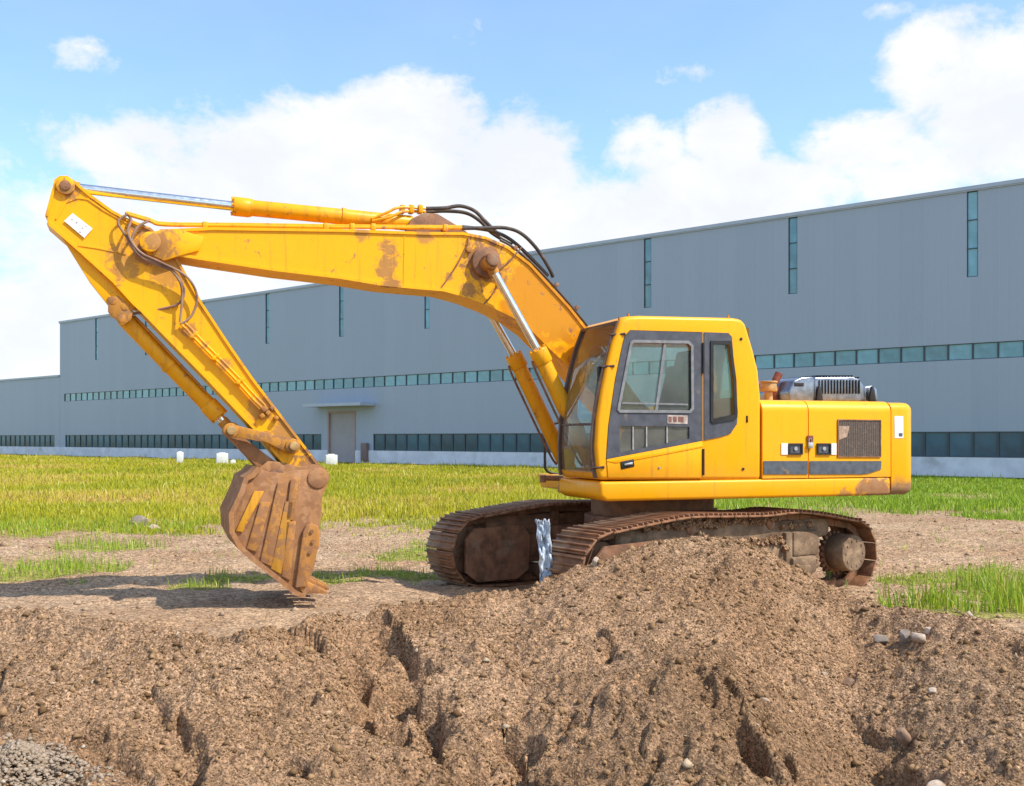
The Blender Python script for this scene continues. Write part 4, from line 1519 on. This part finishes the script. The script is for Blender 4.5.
for vv in (.18, .08, -.04):
    tube(t, [P3(x, y, vv) for x, y in ((500, 240), (512, 246.5), (530, 261.5), (552, 284), (572, 307), (589, 328), (612, 357))], .016, 8, 4)
obj('hydraulic_pipe', t, M['rubber'], boom)
for x, y in ((512, 247), (553, 283.5), (573, 306.5)):
    t = BM(); p = P3(x, y, .07); box(t, (p[0], .05, p[2] - .03), (.05, .30, .04), .008, rot=Matrix.Rotation(R(48), 3, 'Y'))
    obj('pipe_clamp', t, M['rust'], boom)
t = BM(); tube(t, [P3(522, 247, VB + .005), P3(508, 262, VB + .012), P3(499, 268, VB + .03), P3(492, 266, VB + .07)], .008, 8)
tube(t, [P3(484, 304, VB + .005), P3(494, 292, VB + .012), P3(501, 276, VB + .03), P3(494, 268, VB + .07)], .008, 8)
tube(t, [P3(468, 238, VB), P3(467, 246, VB + .01), P3(455, 268, VB + .006), P3(441, 288, VB)], .008, 8)
obj('grease_line', t, M['rust'], boom)
t = BM(); p = P3(468.5, 249.5, VB); cyl(t, (p[0], VB - .02, p[2]), (p[0], VB + .03, p[2]), .035, 16, bev=.006); obj('grease_plug', t, M['rustwork'], boom)

# ---- hydraulic cylinders
def ram(name, a, c, e, r, rr, mat=M['cylinder'], collar=True, parent=EX):
    """barrel a->c, rod c->e"""
    a, c, e = Vector(a), Vector(c), Vector(e)
    d = (e - a).normalized()
    t = BM()
    cyl(t, a, c, r, 28, bev=.01)
    if collar:
        cyl(t, c - d * .14, c + d * .03, r * 1.18, 28, bev=.012)
        for i in range(8):
            q = d.to_track_quat('Z', 'Y').to_matrix() @ Vector((math.cos(i * .785) * r * 1.02, math.sin(i * .785) * r * 1.02, 0))
            cyl(t, c + d * .03 + q, c + d * .048 + q, .014, 8)
    cyl(t, a - d * .10 - Vector((0, r * .9, 0)), a - d * .10 + Vector((0, r * .9, 0)), r * .95, 24, bev=.01)
    o = obj(name, t, mat, parent)
    t = BM()
    cyl(t, c + d * .02, e, rr, 24)
    obj('rod', t, M['chrome'], o)
    t = BM()
    cyl(t, e - Vector((0, .11, 0)), e + Vector((0, .11, 0)), rr * 1.75, 24, bev=.01)
    cyl(t, e - d * .13, e - d * .02, rr * 1.3, 20)
    obj('rod_eye', t, M['rustwork'], o)
    return o


ac = ram('arm_cylinder', P3(412, 223.5, 0), P3(236, 206.5, 0), P3(65.5, 187, 0), .083, .048)
t = BM()
tube(t, [P3(372, 219, .09), P3(388, 212, .12), P3(400, 207.5, .1), P3(426, 208.5, .05)], .015, 8)
tube(t, [P3(372, 221, .09), P3(390, 217, .13), P3(404, 211.5, .1), P3(426, 212, -.02)], .015, 8)
for x in (402, 411, 420):
    p = P3(x, 209.5, .05); box(t, p, (.05, .10, .09), .01)
obj('cylinder_pipe', t, M['cylinder'], ac)
for x, y in ((343, 216.8), (250, 208)):
    t = BM(); p = P3(x, y, 0); cyl(t, (p[0] - .02, 0, p[2]), (p[0] + .02, 0, p[2] + .004), .093, 28)
    obj('cylinder_band', t, M['cylinder'], ac)
for vv in (.38, -.38):
    dx = 0
    if vv > 0:
        a, c, e = P3(590, 462, vv), P3(538.5, 352, vv), P3(489, 263, vv)
    else:
        un, zn = loc(489, 263, .38); ue, ze = loc(590, 462, .38); uc, zc = loc(538.5, 352, .38)
        a, c, e = (ue, vv, ze), (uc, vv, zc), (un, vv, zn)
    bc = ram('boom_cylinder', a, c, e, .088, .046)
    t = BM()
    A_, C_ = Vector(a), Vector(c)
    d_ = (C_ - A_).normalized(); n_ = Vector((-d_.z, 0, d_.x))
    if n_.x < 0: n_ = -n_
    tube(t, [C_ - d_ * .06 + n_ * .11, C_ - d_ * .2 + n_ * .125, A_ + d_ * .2 + n_ * .125, A_ + n_ * .10], .014, 8, 3)
    obj('cylinder_pipe', t, M['rust'], bc)

# ---- arm
VA = .19
arm_px = [(56, 180), (60, 177.2), (67, 177), (74, 182), (90, 195.5), (112, 211.5), (126, 219), (150, 229), (168, 245), (181, 267), (192, 287), (201, 303), (230, 347), (253, 380), (292, 431), (318, 465),
          (327, 473), (327, 483), (318, 488), (308, 484), (284, 463), (254, 428), (207, 378), (165, 335), (143, 312), (134, 304), (113, 281), (80, 251), (47.5, 222.5), (46.5, 216)]
ap = L(arm_px, VA)
t = BM()
prism(t, ap, -VA + .012, VA - .012)
strip(t, ap[3:17], .026, -VA, VA + .006)
strip(t, ap[20:29], .026, -VA, VA + .006)
strip(t, [ap[29], ap[0], ap[1], ap[2], ap[3]], .026, -VA, VA + .004)
p = loc(65.5, 186, VA)
cyl(t, (p[0], VA - .015, p[1]), (p[0], VA + .03, p[1]), .085, 28, bev=.01)
# raised doubler at the head of the arm and curved seam
strip(t, L([(56, 219), (66, 202), (78, 197.5), (88, 199), (104, 210), (127, 223)], VA), .016, VA - .012, VA - .002)
strip(t, L([(78, 245), (98, 248), (126, 254)], VA), .012, VA - .012, VA - .004)
for vv in (-.12, .12):
    prism(t, L([(62, 238), (113, 281), (136, 306), (128, 320), (110, 308), (90, 283)], vv), vv - .025, vv + .025, .005)
arm = obj('arm', t, M['arm'], EX)
t = BM(); p = loc(65.5, 186, VA); cyl(t, (p[0], -VA - .05, p[1]), (p[0], VA + .045, p[1]), .05, 20, bev=.008); obj('pin', t, M['rust'], arm)
t = BM(); prism(t, L([(64.2, 221), (72.6, 213.2), (92.6, 228.6), (84.4, 238)], VA), VA + .002, VA + .006); obj('name_plate', t, M['white'], arm)
t = BM()
for (x, y) in ((72, 219.5), (76.5, 222.5), (82.5, 228), (86, 226), (80, 232)):
    prism(t, L([(x - 1.0, y), (x, y - 1.1), (x + 1.5, y + .3), (x + .4, y + 1.2)], VA), VA + .0065, VA + .008)
obj('plate_print', t, plain('faded_print', (.45, .42, .42), .6), arm)
for k, off in enumerate((0, 3.2)):
    t = BM()
    tube(t, [P3(x + off, y - off * .7, VA + .035) for x, y in ((180, 323), (205, 349), (232, 376), (251, 397), (262, 408))], .014, 8, 4)
    for x, y in ((192, 336), (214, 358), (238, 382)):
        p = P3(x + off, y - off * .7, VA + .03); box(t, p, (.045, .05, .045), .008)
    obj('hydraulic_pipe', t, M['arm'], arm)
for x, y, s in ((264, 409, .055), (268, 413, .05), (272, 408, .045), (262, 416, .05), (276, 418, .045)):
    t = BM(); p = P3(x, y, VA + .02); box(t, p, (s, .07, s), .012, rot=Matrix.Rotation(R(40), 3, 'Y'))
    obj('pipe_fitting', t, M['rustwork'], arm)
hz_ = [[(128, 214, .22), (118, 222, .24), (126, 236, .27), (137, 254, .28), (155, 264, .28), (174, 272, .27), (184, 290, .25), (178, 304, .22), (155, 310, .16), (132, 314, .1)],
       [(126, 213, .16), (131, 220, .22), (128, 234, .29), (140, 252, .30), (160, 262, .30), (186, 276, .28), (197, 296, .26), (192, 315, .24), (181, 324, .23)],
       [(150, 220, .2), (137, 228, .27), (132, 243, .29), (143, 258, .29), (166, 266, .28), (180, 282, .27), (182, 300, .25), (180, 322, .24)]]
for h_ in hz_: hose(h_, .0125, arm, 'oldhose')

# ---- bucket cylinder and linkage
bcy = ram('bucket_cylinder', P3(124, 318, 0), P3(217, 414, 0), P3(231, 430, 0), .082, .045)
t = BM(); p0, p1 = Vector(P3(168, 363.5, 0)), Vector(P3(171, 366.5, 0)); cyl(t, p0, p1, .094, 28); obj('cylinder_band', t, M['cylinder'], bcy)
t = BM()
tube(t, [P3(134, 316, .05), P3(150, 332, .1), P3(180, 364, .1), P3(206, 392, .08)], .013, 8); obj('cylinder_pipe', t, M['rustwork'], bcy)
t = BM()
p = loc(118, 308, 0)
for x, y in ((113, 301), (125, 307), (122, 319)):
    q = loc(x, y, .15); cyl(t, (q[0], -.16, q[1]), (q[0], .17, q[1]), .04, 18, bev=.006)
prism(t, L([(108, 297), (118, 296), (134, 309), (131, 320), (122, 326), (108, 312)], .15), .145, .165, .004)
obj('cylinder_mount', t, M['rustwork'], EX)
for vv in (.24, -.24):
    t = BM()
    prism(t, L([(224, 428), (229, 423.5), (237, 425.5), (270, 433.5), (294, 438.5), (300, 444), (298, 452), (290, 454), (266, 442.5), (234, 437), (226, 435)], vv), vv - .022, vv + .022, .006)
    for x, y in ((230.5, 430.5), (292.5, 446)):
        q = loc(x, y, vv); cyl(t, (q[0], vv - .03, q[1]), (q[0], vv + (.045 if vv > 0 else -.045), q[1]), .075, 24, bev=.01)
    obj('tipping_lever', t, M['rustwork'], EX)
t = BM()
prism(t, L([(223, 432), (231, 424), (241, 436), (262, 452), (284, 468), (282, 480), (268, 482), (258, 469), (246, 455)], .1), -.15, .15, .012)
obj('bucket_link', t, M['bucket'], EX)
for x, y in ((230.5, 430.5), (292.5, 446), (275, 476), (317, 477)):
    t = BM(); q = loc(x, y, .2); cyl(t, (q[0], -.33, q[1]), (q[0], .33, q[1]), .045, 20, bev=.006)
    obj('linkage_pin', t, M['tan'], EX)

# ---- bucket
VK = .52
bk_px = [(246, 479), (253, 475), (259, 468), (268, 472), (282, 473), (300, 470), (316, 469.5), (324, 471), (328.5, 478), (326.5, 488), (322.5, 496), (321.5, 510), (320.5, 524), (318.5, 546), (314, 568), (307, 588),
         (303, 595), (296, 593), (281, 581), (258, 563), (240, 547), (232, 532), (231, 514), (237, 502), (242, 491)]
kp = L(bk_px, VK)
t = BM()
prism(t, kp, VK - .035, VK, .008)
prism(t, kp, -VK, -VK + .035, .008)
back = kp[15:] + kp[:3]
strip(t, back, .05, -VK - .012, VK + .03)
bucket = obj('bucket', t, M['bucket'], EX)
t = BM()
for vv in (.21, -.21):
    prism(t, L([(242, 486), (250, 476), (259, 468), (268, 461), (280, 462), (300, 467), (314, 464), (325, 468), (330, 478), (322, 490), (300, 486), (270, 492)], .21), vv - .03, vv + .03, .006)
obj('mounting_ear', t, M['bucket'], bucket)
strips = [([(254, 491), (264, 491), (242.5, 532), (235.5, 531)], 'bucket_yellow'), ([(260, 502), (270.5, 502), (256.5, 552), (246.5, 548.5)], 'bucket_strip'),
          ([(277.5, 483), (288.5, 481.5), (271, 566), (260, 561.5)], 'bucket_strip'), ([(285, 501.5), (293.5, 501), (281, 574), (270.5, 568.5)], 'bucket_yellow2'),
          ([(290.5, 479.5), (299, 477.5), (293, 520), (285.5, 520)], 'bucket_strip'), ([(286, 521.5), (295.8, 521), (290, 580.5), (281.5, 576)], 'bucket_strip')]
M['bucket_yellow'] = paint('worn_yellow_strip', (.62, .29, .02), .56, .6)
M['bucket_yellow2'] = paint('worn_yellow_strip_low', (.52, .25, .03), .5, .55)
for pts_, m_ in strips:
    t = BM(); prism(t, L(pts_, VK), VK + .001, VK + .026, .006); obj('wear_strip', t, M[m_], bucket)
t = BM()
prism(t, L([(302.5, 531), (305.5, 525), (311, 522.5), (317.5, 526), (319.8, 532), (318.5, 546), (305.5, 586.5), (294.5, 587.5)], VK), VK + .002, VK + .045, .012, 3)
sc_ = obj('side_cutter', t, M['bucket_strip'], bucket)
for x, y in ((311, 531), (312, 541), (309, 552)):
    t = BM(); q = P3(x, y, VK); cyl(t, (q[0], VK + .04, q[2]), (q[0], VK + .062, q[2]), .02, 6)
    obj('bolt', t, M['rust'], bucket)
t = BM()
q = P3(318, 478, VK)
cyl(t, (q[0], VK - .02, q[2]), (q[0], VK + .015, q[2]), .105, 28, bev=.01)
obj('hinge_boss', t, M['bucket'], bucket)
t = BM()
q = P3(276, 477, .24); cyl(t, (q[0], .24, q[2]), (q[0], .33, q[2]), .085, 24, bev=.012); obj('pin_boss', t, M['rust'], bucket)
# row of five teeth on the lip; the lip bows out towards the middle
lip = P3(301, 588, VK)
for i in range(5):
    vv = VK - .04 - i * (2 * VK - .08) / 4
    bow = .13 * (1 - (vv / VK) ** 2)
    t = BM()
    u0, zz0 = lip[0] + .06 - bow * .8, lip[2] + .03
    prism(t, [(u0 + .02, zz0 + .05), (u0 - .08, zz0 + .05), (u0 - .30, zz0 - .07), (u0 - .30, zz0 - .095), (u0 - .06, zz0 - .085)], vv - .065, vv + .065, .008,
          pts1=None)
    obj('tooth', t, M['bucket_strip'], bucket)

# ---- crawler tracks
TR = Matrix.Rotation(THETA - PSI, 3, 'Z')
def tloc(t, n, z): return TR @ Vector((t, n, z))
ZB = -.11
def loop_path():
    """track loop in (t, z)"""
    pts = []
    r = .40
    for i in range(13):                                            # front idler, from below over the top
        a = -math.pi / 2 + math.pi * i / 12
        pts.append((1.80 + r * math.cos(a), ZB + .42 + r * math.sin(a)))
    for t_, z_ in ((1.2, .78), (.75, .815), (.2, .80), (-.35, .785), (-.8, .80), (-1.25, .76)):
        pts.append((t_, z_))
    for i in range(13):
        a = math.pi / 2 + math.pi * i / 12
        pts.append((-1.80 + r * math.cos(a), ZB + .38 + r * math.sin(a)))
    for t_ in (-1.2, -.6, 0, .6, 1.2):
        pts.append((t_, ZB))
    return pts


lp = loop_path()
cl = catmull([(p[0], 0, p[1]) for p in lp] + [(lp[0][0], 0, lp[0][1])], 8)
seglen = [(cl[i + 1] - cl[i]).length for i in range(len(cl) - 1)]
tot = sum(seglen)
NS = 47
def at_len(s):
    s %= tot
    for i, l_ in enumerate(seglen):
        if s <= l_: 
            d = (cl[i + 1] - cl[i]).normalized()
            return cl[i] + d * s, d
        s -= l_
    return cl[-1], (cl[1] - cl[0]).normalized()


pitch = tot / NS
t = BM()
box(t, (0, 0, 0), (pitch * .97, .60, .022), .006)
for dx in (-.36, .0, .36):
    box(t, (dx * pitch, 0, .022), (.018, .595, .03), .005)
shoe_me = bpy.data.meshes.new('track_shoe')
bmesh.ops.recalc_face_normals(t, faces=t.faces)
t.to_mesh(t and shoe_me); t.free()
shoe_me.materials.append(M['shoe'])
finish(shoe_me)
for side in (1, -1):
    n0 = 1.19 * side
    t = BM()
    for off in (-.09, .09):
        path = [tloc(p.x, n0 + off, p.z) for p in cl]
        for i in range(0, NS):
            p, d = at_len((i + .5) * pitch)
            nrm = Vector((d.z, 0, -d.x))
            nrm = -nrm if nrm.dot(Vector((p.x * .3, 0, p.z - .35))) > 0 else nrm
            c_ = p + nrm * .055
            ang = math.atan2(d.z, d.x)
            box(t, tloc(c_.x, n0 + off, c_.z), (pitch * .98, .05, .08), .01, rot=TR @ Matrix.Rotation(-ang, 3, 'Y'))
    tk = obj('crawler_track', t, M['rust'], EX)
    for i in range(NS):
        p, d = at_len((i + .5) * pitch + (0 if side > 0 else .03))
        nrm = Vector((-d.z, 0, d.x))
        if nrm.dot(Vector((p.x * .3, 0, p.z - .35))) < 0: nrm = -nrm
        m3 = TR @ Matrix((d, Vector((0, 1, 0)), nrm)).transposed()
        if m3.determinant() < 0:
            m3 = TR @ Matrix((-d, Vector((0, 1, 0)), nrm)).transposed()
        o = bpy.data.objects.new('track_shoe', shoe_me)
        COL.objects.link(o)
        o.parent = tk
        o.matrix_local = Matrix.Translation(tloc(p.x, n0, p.z)) @ m3.to_4x4()
    # side frame
    t = BM()
    def tb(c, s, bev=.015): box(t, tloc(*c), s, bev, rot=TR)
    tb((.0, n0, .30), (2.7, .34, .34), .03)
    tb((.0, n0, .52), (2.2, .26, .12), .03)
    tb((-1.06, n0 + side * .06, .44), (.44, .34, .28), .035)
    tb((-1.00, n0 + side * .08, .20), (.40, .36, .20), .035)
    tb((-.80, n0 + side * .05, .38), (.12, .32, .40), .03)
    tb((-.92, n0 + side * .13, .12), (.34, .30, .18), .03)
    tb((.55, n0, .60), (.16, .3, .2), .02)
    t2 = t
    tb((.05, n0, .60), (3.25, .30, .24), .08)
    fr = obj('track_frame', t, M['mudsteel'] if side > 0 else M['rust'], EX)
    t = BM()
    for k in range(900):
        a_ = random.uniform(-1.25, 1.3)
        z_ = random.choice((.74, .52, .50)) - .02 + random.uniform(-.02, .03) if abs(a_ + 1.0) > .3 else random.choice((.64, .22, .40))
        r_ = .012 + .03 * random.random() ** 3
        box(t, tloc(a_, n0 + side * random.uniform(.10, .20 if z_ < .6 else .16), z_), (r_ * 2, r_ * 1.6, r_ * 1.3), 0, rot=Matrix.Rotation(random.uniform(0, 6), 3, Vector((1, random.random(), random.random())).normalized()))
    mo = obj('mud_crumbs', t, M['soil'], fr); mo['kind'] = 'stuff'
    for k in range(7):
        t = BM(); tt_ = -1.2 + k * .42
        cyl(t, tloc(tt_, n0 - .2, ZB + .13), tloc(tt_, n0 + .2, ZB + .13), .085, 20, bev=.01)
        obj('track_roller', t, M['rust'], fr)
    for k in (-.55, .65):
        t = BM(); cyl(t, tloc(k, n0 - .16, .68), tloc(k, n0 + .16, .68), .065, 18, bev=.01); obj('carrier_roller', t, M['rust'], fr)
    t = BM()
    cyl(t, tloc(1.80, n0 - .07, ZB + .42), tloc(1.80, n0 + .07, ZB + .42), .30, 36, bev=.02)
    cyl(t, tloc(1.80, n0 - .2, ZB + .42), tloc(1.80, n0 + .2, ZB + .42), .10, 20)
    obj('idler_wheel', t, M['rust'], fr)
    for sd in (1, -1):
        t = BM()
        hexa = [(2.02, .14), (2.02, .52), (1.90, .64), (1.22, .66), (1.12, .52), (1.14, .12), (1.3, .02), (1.86, .02)]
        va = [tloc(a, n0 + sd * .24, z - .06) for a, z in hexa]; vb = [tloc(a, n0 + sd * .27, z - .06) for a, z in hexa]
        A = [t.verts.new(v) for v in va]; B = [t.verts.new(v) for v in vb]
        t.faces.new(A); t.faces.new(B[::-1])
        for i in range(len(A)): t.faces.new((A[i], A[(i + 1) % len(A)], B[(i + 1) % len(A)], B[i]))
        obj('idler_guard', t, M['rust'], fr)
    t = BM()
    ns_ = 21
    cyl(t, tloc(-1.80, n0 - .035, ZB + .38), tloc(-1.80, n0 + .035, ZB + .38), .22, 42, bev=.005)
    for i in range(ns_):
        a = 2 * math.pi * i / ns_
        box(t, tloc(-1.80 + .235 * math.cos(a), n0, ZB + .38 + .235 * math.sin(a)), (.06, .06, .04), .008, rot=TR @ Matrix.Rotation(-a, 3, 'Y'))
    obj('sprocket', t, M['rust'], fr)
    t = BM()
    cyl(t, tloc(-1.80, n0 + side * .02, ZB + .40), tloc(-1.80, n0 + side * .30, ZB + .40), .215, 40, bev=.03)
    for i in range(10):
        a = 2 * math.pi * i / 10
        cyl(t, tloc(-1.80 + .15 * math.cos(a), n0 + side * .295, ZB + .40 + .15 * math.sin(a)), tloc(-1.80 + .15 * math.cos(a), n0 + side * .31, ZB + .40 + .15 * math.sin(a)), .014, 6)
    obj('final_drive', t, M['mudsteel'], fr)
t = BM()
box(t, tloc(0, 0, .42), (1.5, 2.1, .30), .04, rot=TR)
box(t, tloc(.55, 0, .38), (.35, 2.2, .24), .03, rot=TR)
box(t, tloc(-.55, 0, .38), (.35, 2.2, .24), .03, rot=TR)
obj('car_body', t, M['rust'], EX)

# torn plastic sheet hanging between the tracks
t = BM()
nx, ny = 12, 34
rows = []
pa = EX.matrix_world
for j in range(ny):
    f = j / (ny - 1)
    row = []
    for i in range(nx):
        s_ = i / (nx - 1) - .5
        px = 542 + 7 * f + s_ * (15 - 4 * math.sin(f * 3.0) + 4 * f)
        py = 520 + 66 * f
        Y = 10.25 + .05 * float(fbm(np.array([i * .33]), np.array([f * 4.5]), 5, 3)[0]); px += 2.2 * float(perlin(np.array([f * 5.0]), np.array([i * .5]), 8)[0]); py += 4 * float(perlin(np.array([i * .6]), np.array([f * 1.5]), 9)[0])
        row.append(t.verts.new(((px - PX) / F * Y, Y, EYE - (py - HY) * Y / F)))
    rows.append(row)
for v in t.verts: v.co.y += .03 * float(perlin(np.array([v.co.x * 14.0]), np.array([v.co.z * 6.0]), 5)[0])
for A, B in zip(rows, rows[1:]):
    for i in range(nx - 1):
        t.faces.new((A[i], A[i + 1], B[i + 1], B[i]))
cen = sum((v.co for v in t.verts), Vector()) / len(t.verts)
for v in t.verts: v.co -= cen
mp = NT('plastic_film')
vv_ = mp.coord()
mp.done(mp.mix(mp.ramp(mp.noise(vv_, 12, 8, .7), .42, .62), (.38, .44, .52), (.66, .71, .76)), .4, mp.bump(mp.noise(vv_, 30, 5), .5, .02))
ps = obj('plastic_sheet', t, mp.m, angle=60)
ps.location = cen
md = ps.modifiers.new('thickness', 'SOLIDIFY'); md.thickness = .003
tag(ps, 'torn bluish plastic sheet hanging over the front of the tracks', 'plastic sheet')

# ------------------------------------------------------------------ light, sky, camera
SUN_EL, SUN_AZ = R(50), R(-24)                                    # azimuth measured from +X towards +Y
sd = Vector((math.cos(SUN_EL) * math.cos(SUN_AZ), math.cos(SUN_EL) * math.sin(SUN_AZ), math.sin(SUN_EL)))
sl_ = bpy.data.lights.new('sun', 'SUN')
sl_.energy = 3.5
sl_.angle = R(.53)
sl_.color = (1.0, .94, .84)
so = bpy.data.objects.new('sun', sl_)
COL.objects.link(so)
so.location = (20, -10, 30)
so.rotation_euler = sd.to_track_quat('Z', 'Y').to_euler()

w = bpy.data.worlds.new('World')
SC.world = w
w.use_nodes = True
nt = w.node_tree
bg = nt.nodes['Background']
bg.inputs['Strength'].default_value = .15
def N_(typ, **kw):
    nd = nt.nodes.new(typ)
    for k, v in kw.items(): setattr(nd, k, v)
    return nd
sky = N_('ShaderNodeTexSky', sky_type='NISHITA')
sky.sun_disc = False
sky.sun_elevation = SUN_EL
sky.sun_rotation = math.atan2(sd.x, sd.y)
sky.air_density = 1.0
sky.dust_density = 1.0
sky.ozone_density = 2.2
tc = N_('ShaderNodeTexCoord')
sep = N_('ShaderNodeSeparateXYZ')
nt.links.new(tc.outputs['Generated'], sep.inputs[0])
def MA(op, a, b_=None, c=None):
    nd = N_('ShaderNodeMath', operation=op)
    for i, x in enumerate((a, b_, c)):
        if x is None: continue
        if isinstance(x, (int, float)): nd.inputs[i].default_value = x
        else: nt.links.new(x, nd.inputs[i])
    return nd.outputs[0]
az = MA('ARCTAN2', sep.outputs['X'], sep.outputs['Y'])
el = MA('ARCSINE', sep.outputs['Z'])
cmb = N_('ShaderNodeCombineXYZ')
nt.links.new(az, cmb.inputs[0]); nt.links.new(el, cmb.inputs[1])
def wnoise(scale, detail, rough, sc=(1, 1, 1), dist=0, off=(0, 0, 0)):
    mpn = N_('ShaderNodeMapping'); mpn.inputs['Scale'].default_value = sc; mpn.inputs['Location'].default_value = off
    nt.links.new(cmb.outputs[0], mpn.inputs[0])
    nd = N_('ShaderNodeTexNoise'); nd.inputs['Scale'].default_value = scale; nd.inputs['Detail'].default_value = detail
    nd.inputs['Roughness'].default_value = rough; nd.inputs['Distortion'].default_value = dist
    nt.links.new(mpn.outputs[0], nd.inputs['Vector'])
    return nd.outputs['Fac']
def sky_dir(px, py):
    d = Vector(((px - PX) / F, 1, -(py - HY) / F)).normalized()
    return math.atan2(d.x, d.y), math.asin(d.z)
clouds = [  # photo column, row, half width, half height, weight
    (80, 55, 42, 26, .62), (100, 70, 26, 20, .5), (330, 190, 330, 95, 1.0), (400, 130, 120, 62, 1.0), (130, 150, 120, 50, .8), (520, 170, 90, 70, .95), (60, 330, 230, 80, .9),
    (300, 260, 420, 90, 1.1), (640, 160, 60, 60, .7), (730, 140, 52, 48, .9), (700, 205, 200, 60, .95), (610, 230, 200, 60, 1.0), (860, 140, 80, 46, .95), (930, 70, 70, 58, .95),
    (990, 110, 90, 85, 1.0), (900, 165, 90, 45, .9), (800, 190, 90, 40, .9), (1090, 120, 120, 110, 1.0), (680, 75, 42, 14, .42), (480, 35, 50, 24, .30), (890, 12, 40, 12, .4),
    (720, 250, 340, 50, 1.0), (340, 70, 60, 14, .25), (1000, 210, 160, 30, .9), (-150, 200, 200, 120, .8), (1250, 200, 220, 120, .8)]
dens = None
for (cx_, cy_, rx_, ry_, wt) in clouds:
    a0, e0 = sky_dir(cx_, cy_)
    sub = N_('ShaderNodeVectorMath', operation='SUBTRACT'); nt.links.new(cmb.outputs[0], sub.inputs[0]); sub.inputs[1].default_value = (a0, e0, 0)
    mul = N_('ShaderNodeVectorMath', operation='MULTIPLY'); nt.links.new(sub.outputs[0], mul.inputs[0]); mul.inputs[1].default_value = (F / rx_, F / ry_, 0)
    ln = N_('ShaderNodeVectorMath', operation='LENGTH'); nt.links.new(mul.outputs[0], ln.inputs[0])
    mr = N_('ShaderNodeMapRange', interpolation_type='SMOOTHSTEP'); nt.links.new(ln.outputs['Value'], mr.inputs['Value'])
    for k_, v_ in (('From Min', 1.25), ('From Max', .25), ('To Min', 0), ('To Max', wt)): mr.inputs[k_].default_value = v_
    dens = mr.outputs[0] if dens is None else MA('MAXIMUM', dens, mr.outputs[0])
n1 = wnoise(8, 12, .62, (1, 1.5, 1), .35)
n2 = wnoise(24, 12, .68, (1, 1.3, 1), .1, (3, 1, 0))
# behind the camera: loose cloud from noise alone
backm = N_('ShaderNodeMapRange'); nt.links.new(sep.outputs['Y'], backm.inputs['Value'])
for k_, v_ in (('From Min', .25), ('From Max', -.1), ('To Min', 0), ('To Max', .42)): backm.inputs[k_].default_value = v_
dens = MA('MAXIMUM', dens, backm.outputs[0])
veil = MA('ADD', .03, MA('MULTIPLY', wnoise(5, 6, .6, (1, 2.2, 1), .4, (7, 2, 0)), .14))
d2_ = MA('ADD', dens, MA('MULTIPLY', MA('SUBTRACT', n1, .5), 1.9))
d2_ = MA('ADD', d2_, MA('MULTIPLY', MA('SUBTRACT', n2, .5), 1.0))
cov = N_('ShaderNodeMapRange', interpolation_type='SMOOTHSTEP'); nt.links.new(d2_, cov.inputs['Value'])
for k_, v_ in (('From Min', .20), ('From Max', .82), ('To Min', 0), ('To Max', .95)): cov.inputs[k_].default_value = v_
shade = N_('ShaderNodeMapRange', interpolation_type='SMOOTHSTEP'); nt.links.new(wnoise(7, 8, .6, (1, 1.6, 1), .3, (0, .35, 0)), shade.inputs['Value'])
for k_, v_ in (('From Min', .35), ('From Max', .68)): shade.inputs[k_].default_value = v_
cc = N_('ShaderNodeMix', data_type='RGBA'); nt.links.new(shade.outputs[0], cc.inputs[0])
CL = 4.1
cc.inputs[6].default_value = (CL * .90, CL * .92, CL * .97, 1); cc.inputs[7].default_value = (CL * 1.05, CL * 1.04, CL * 1.04, 1)
mixs = N_('ShaderNodeMix', data_type='RGBA')
nt.links.new(MA('MAXIMUM', cov.outputs[0], veil), mixs.inputs[0]); tintm = N_('ShaderNodeMix', data_type='RGBA', blend_type='MULTIPLY'); tintm.inputs[0].default_value = 1
nt.links.new(sky.outputs[0], tintm.inputs[6]); tintm.inputs[7].default_value = (.90, 1.07, 1.13, 1)
nt.links.new(tintm.outputs[2], mixs.inputs[6]); nt.links.new(cc.outputs[2], mixs.inputs[7])
nt.links.new(mixs.outputs[2], bg.inputs['Color'])

cam = bpy.data.cameras.new('camera')
co_ = bpy.data.objects.new('camera', cam)
COL.objects.link(co_)
co_.location = (0, 0, EYE)
co_.rotation_euler = (R(90), 0, 0)
cam.sensor_fit = 'HORIZONTAL'
cam.sensor_width = 36
cam.lens = 36 * F / 1024
cam.shift_y = (HY - 393) / 1024
cam.clip_start = .05
cam.clip_end = 2000
SC.camera = co_
SC.view_settings.view_transform = 'Standard'
SC.view_settings.look = 'None'
SC.view_settings.gamma = 1
SC.view_settings.exposure = .75
SC.view_settings.use_curve_mapping = False
SC.cycles.max_bounces = 8
SC.cycles.transparent_max_bounces = 12
SC.cycles.use_denoising = True
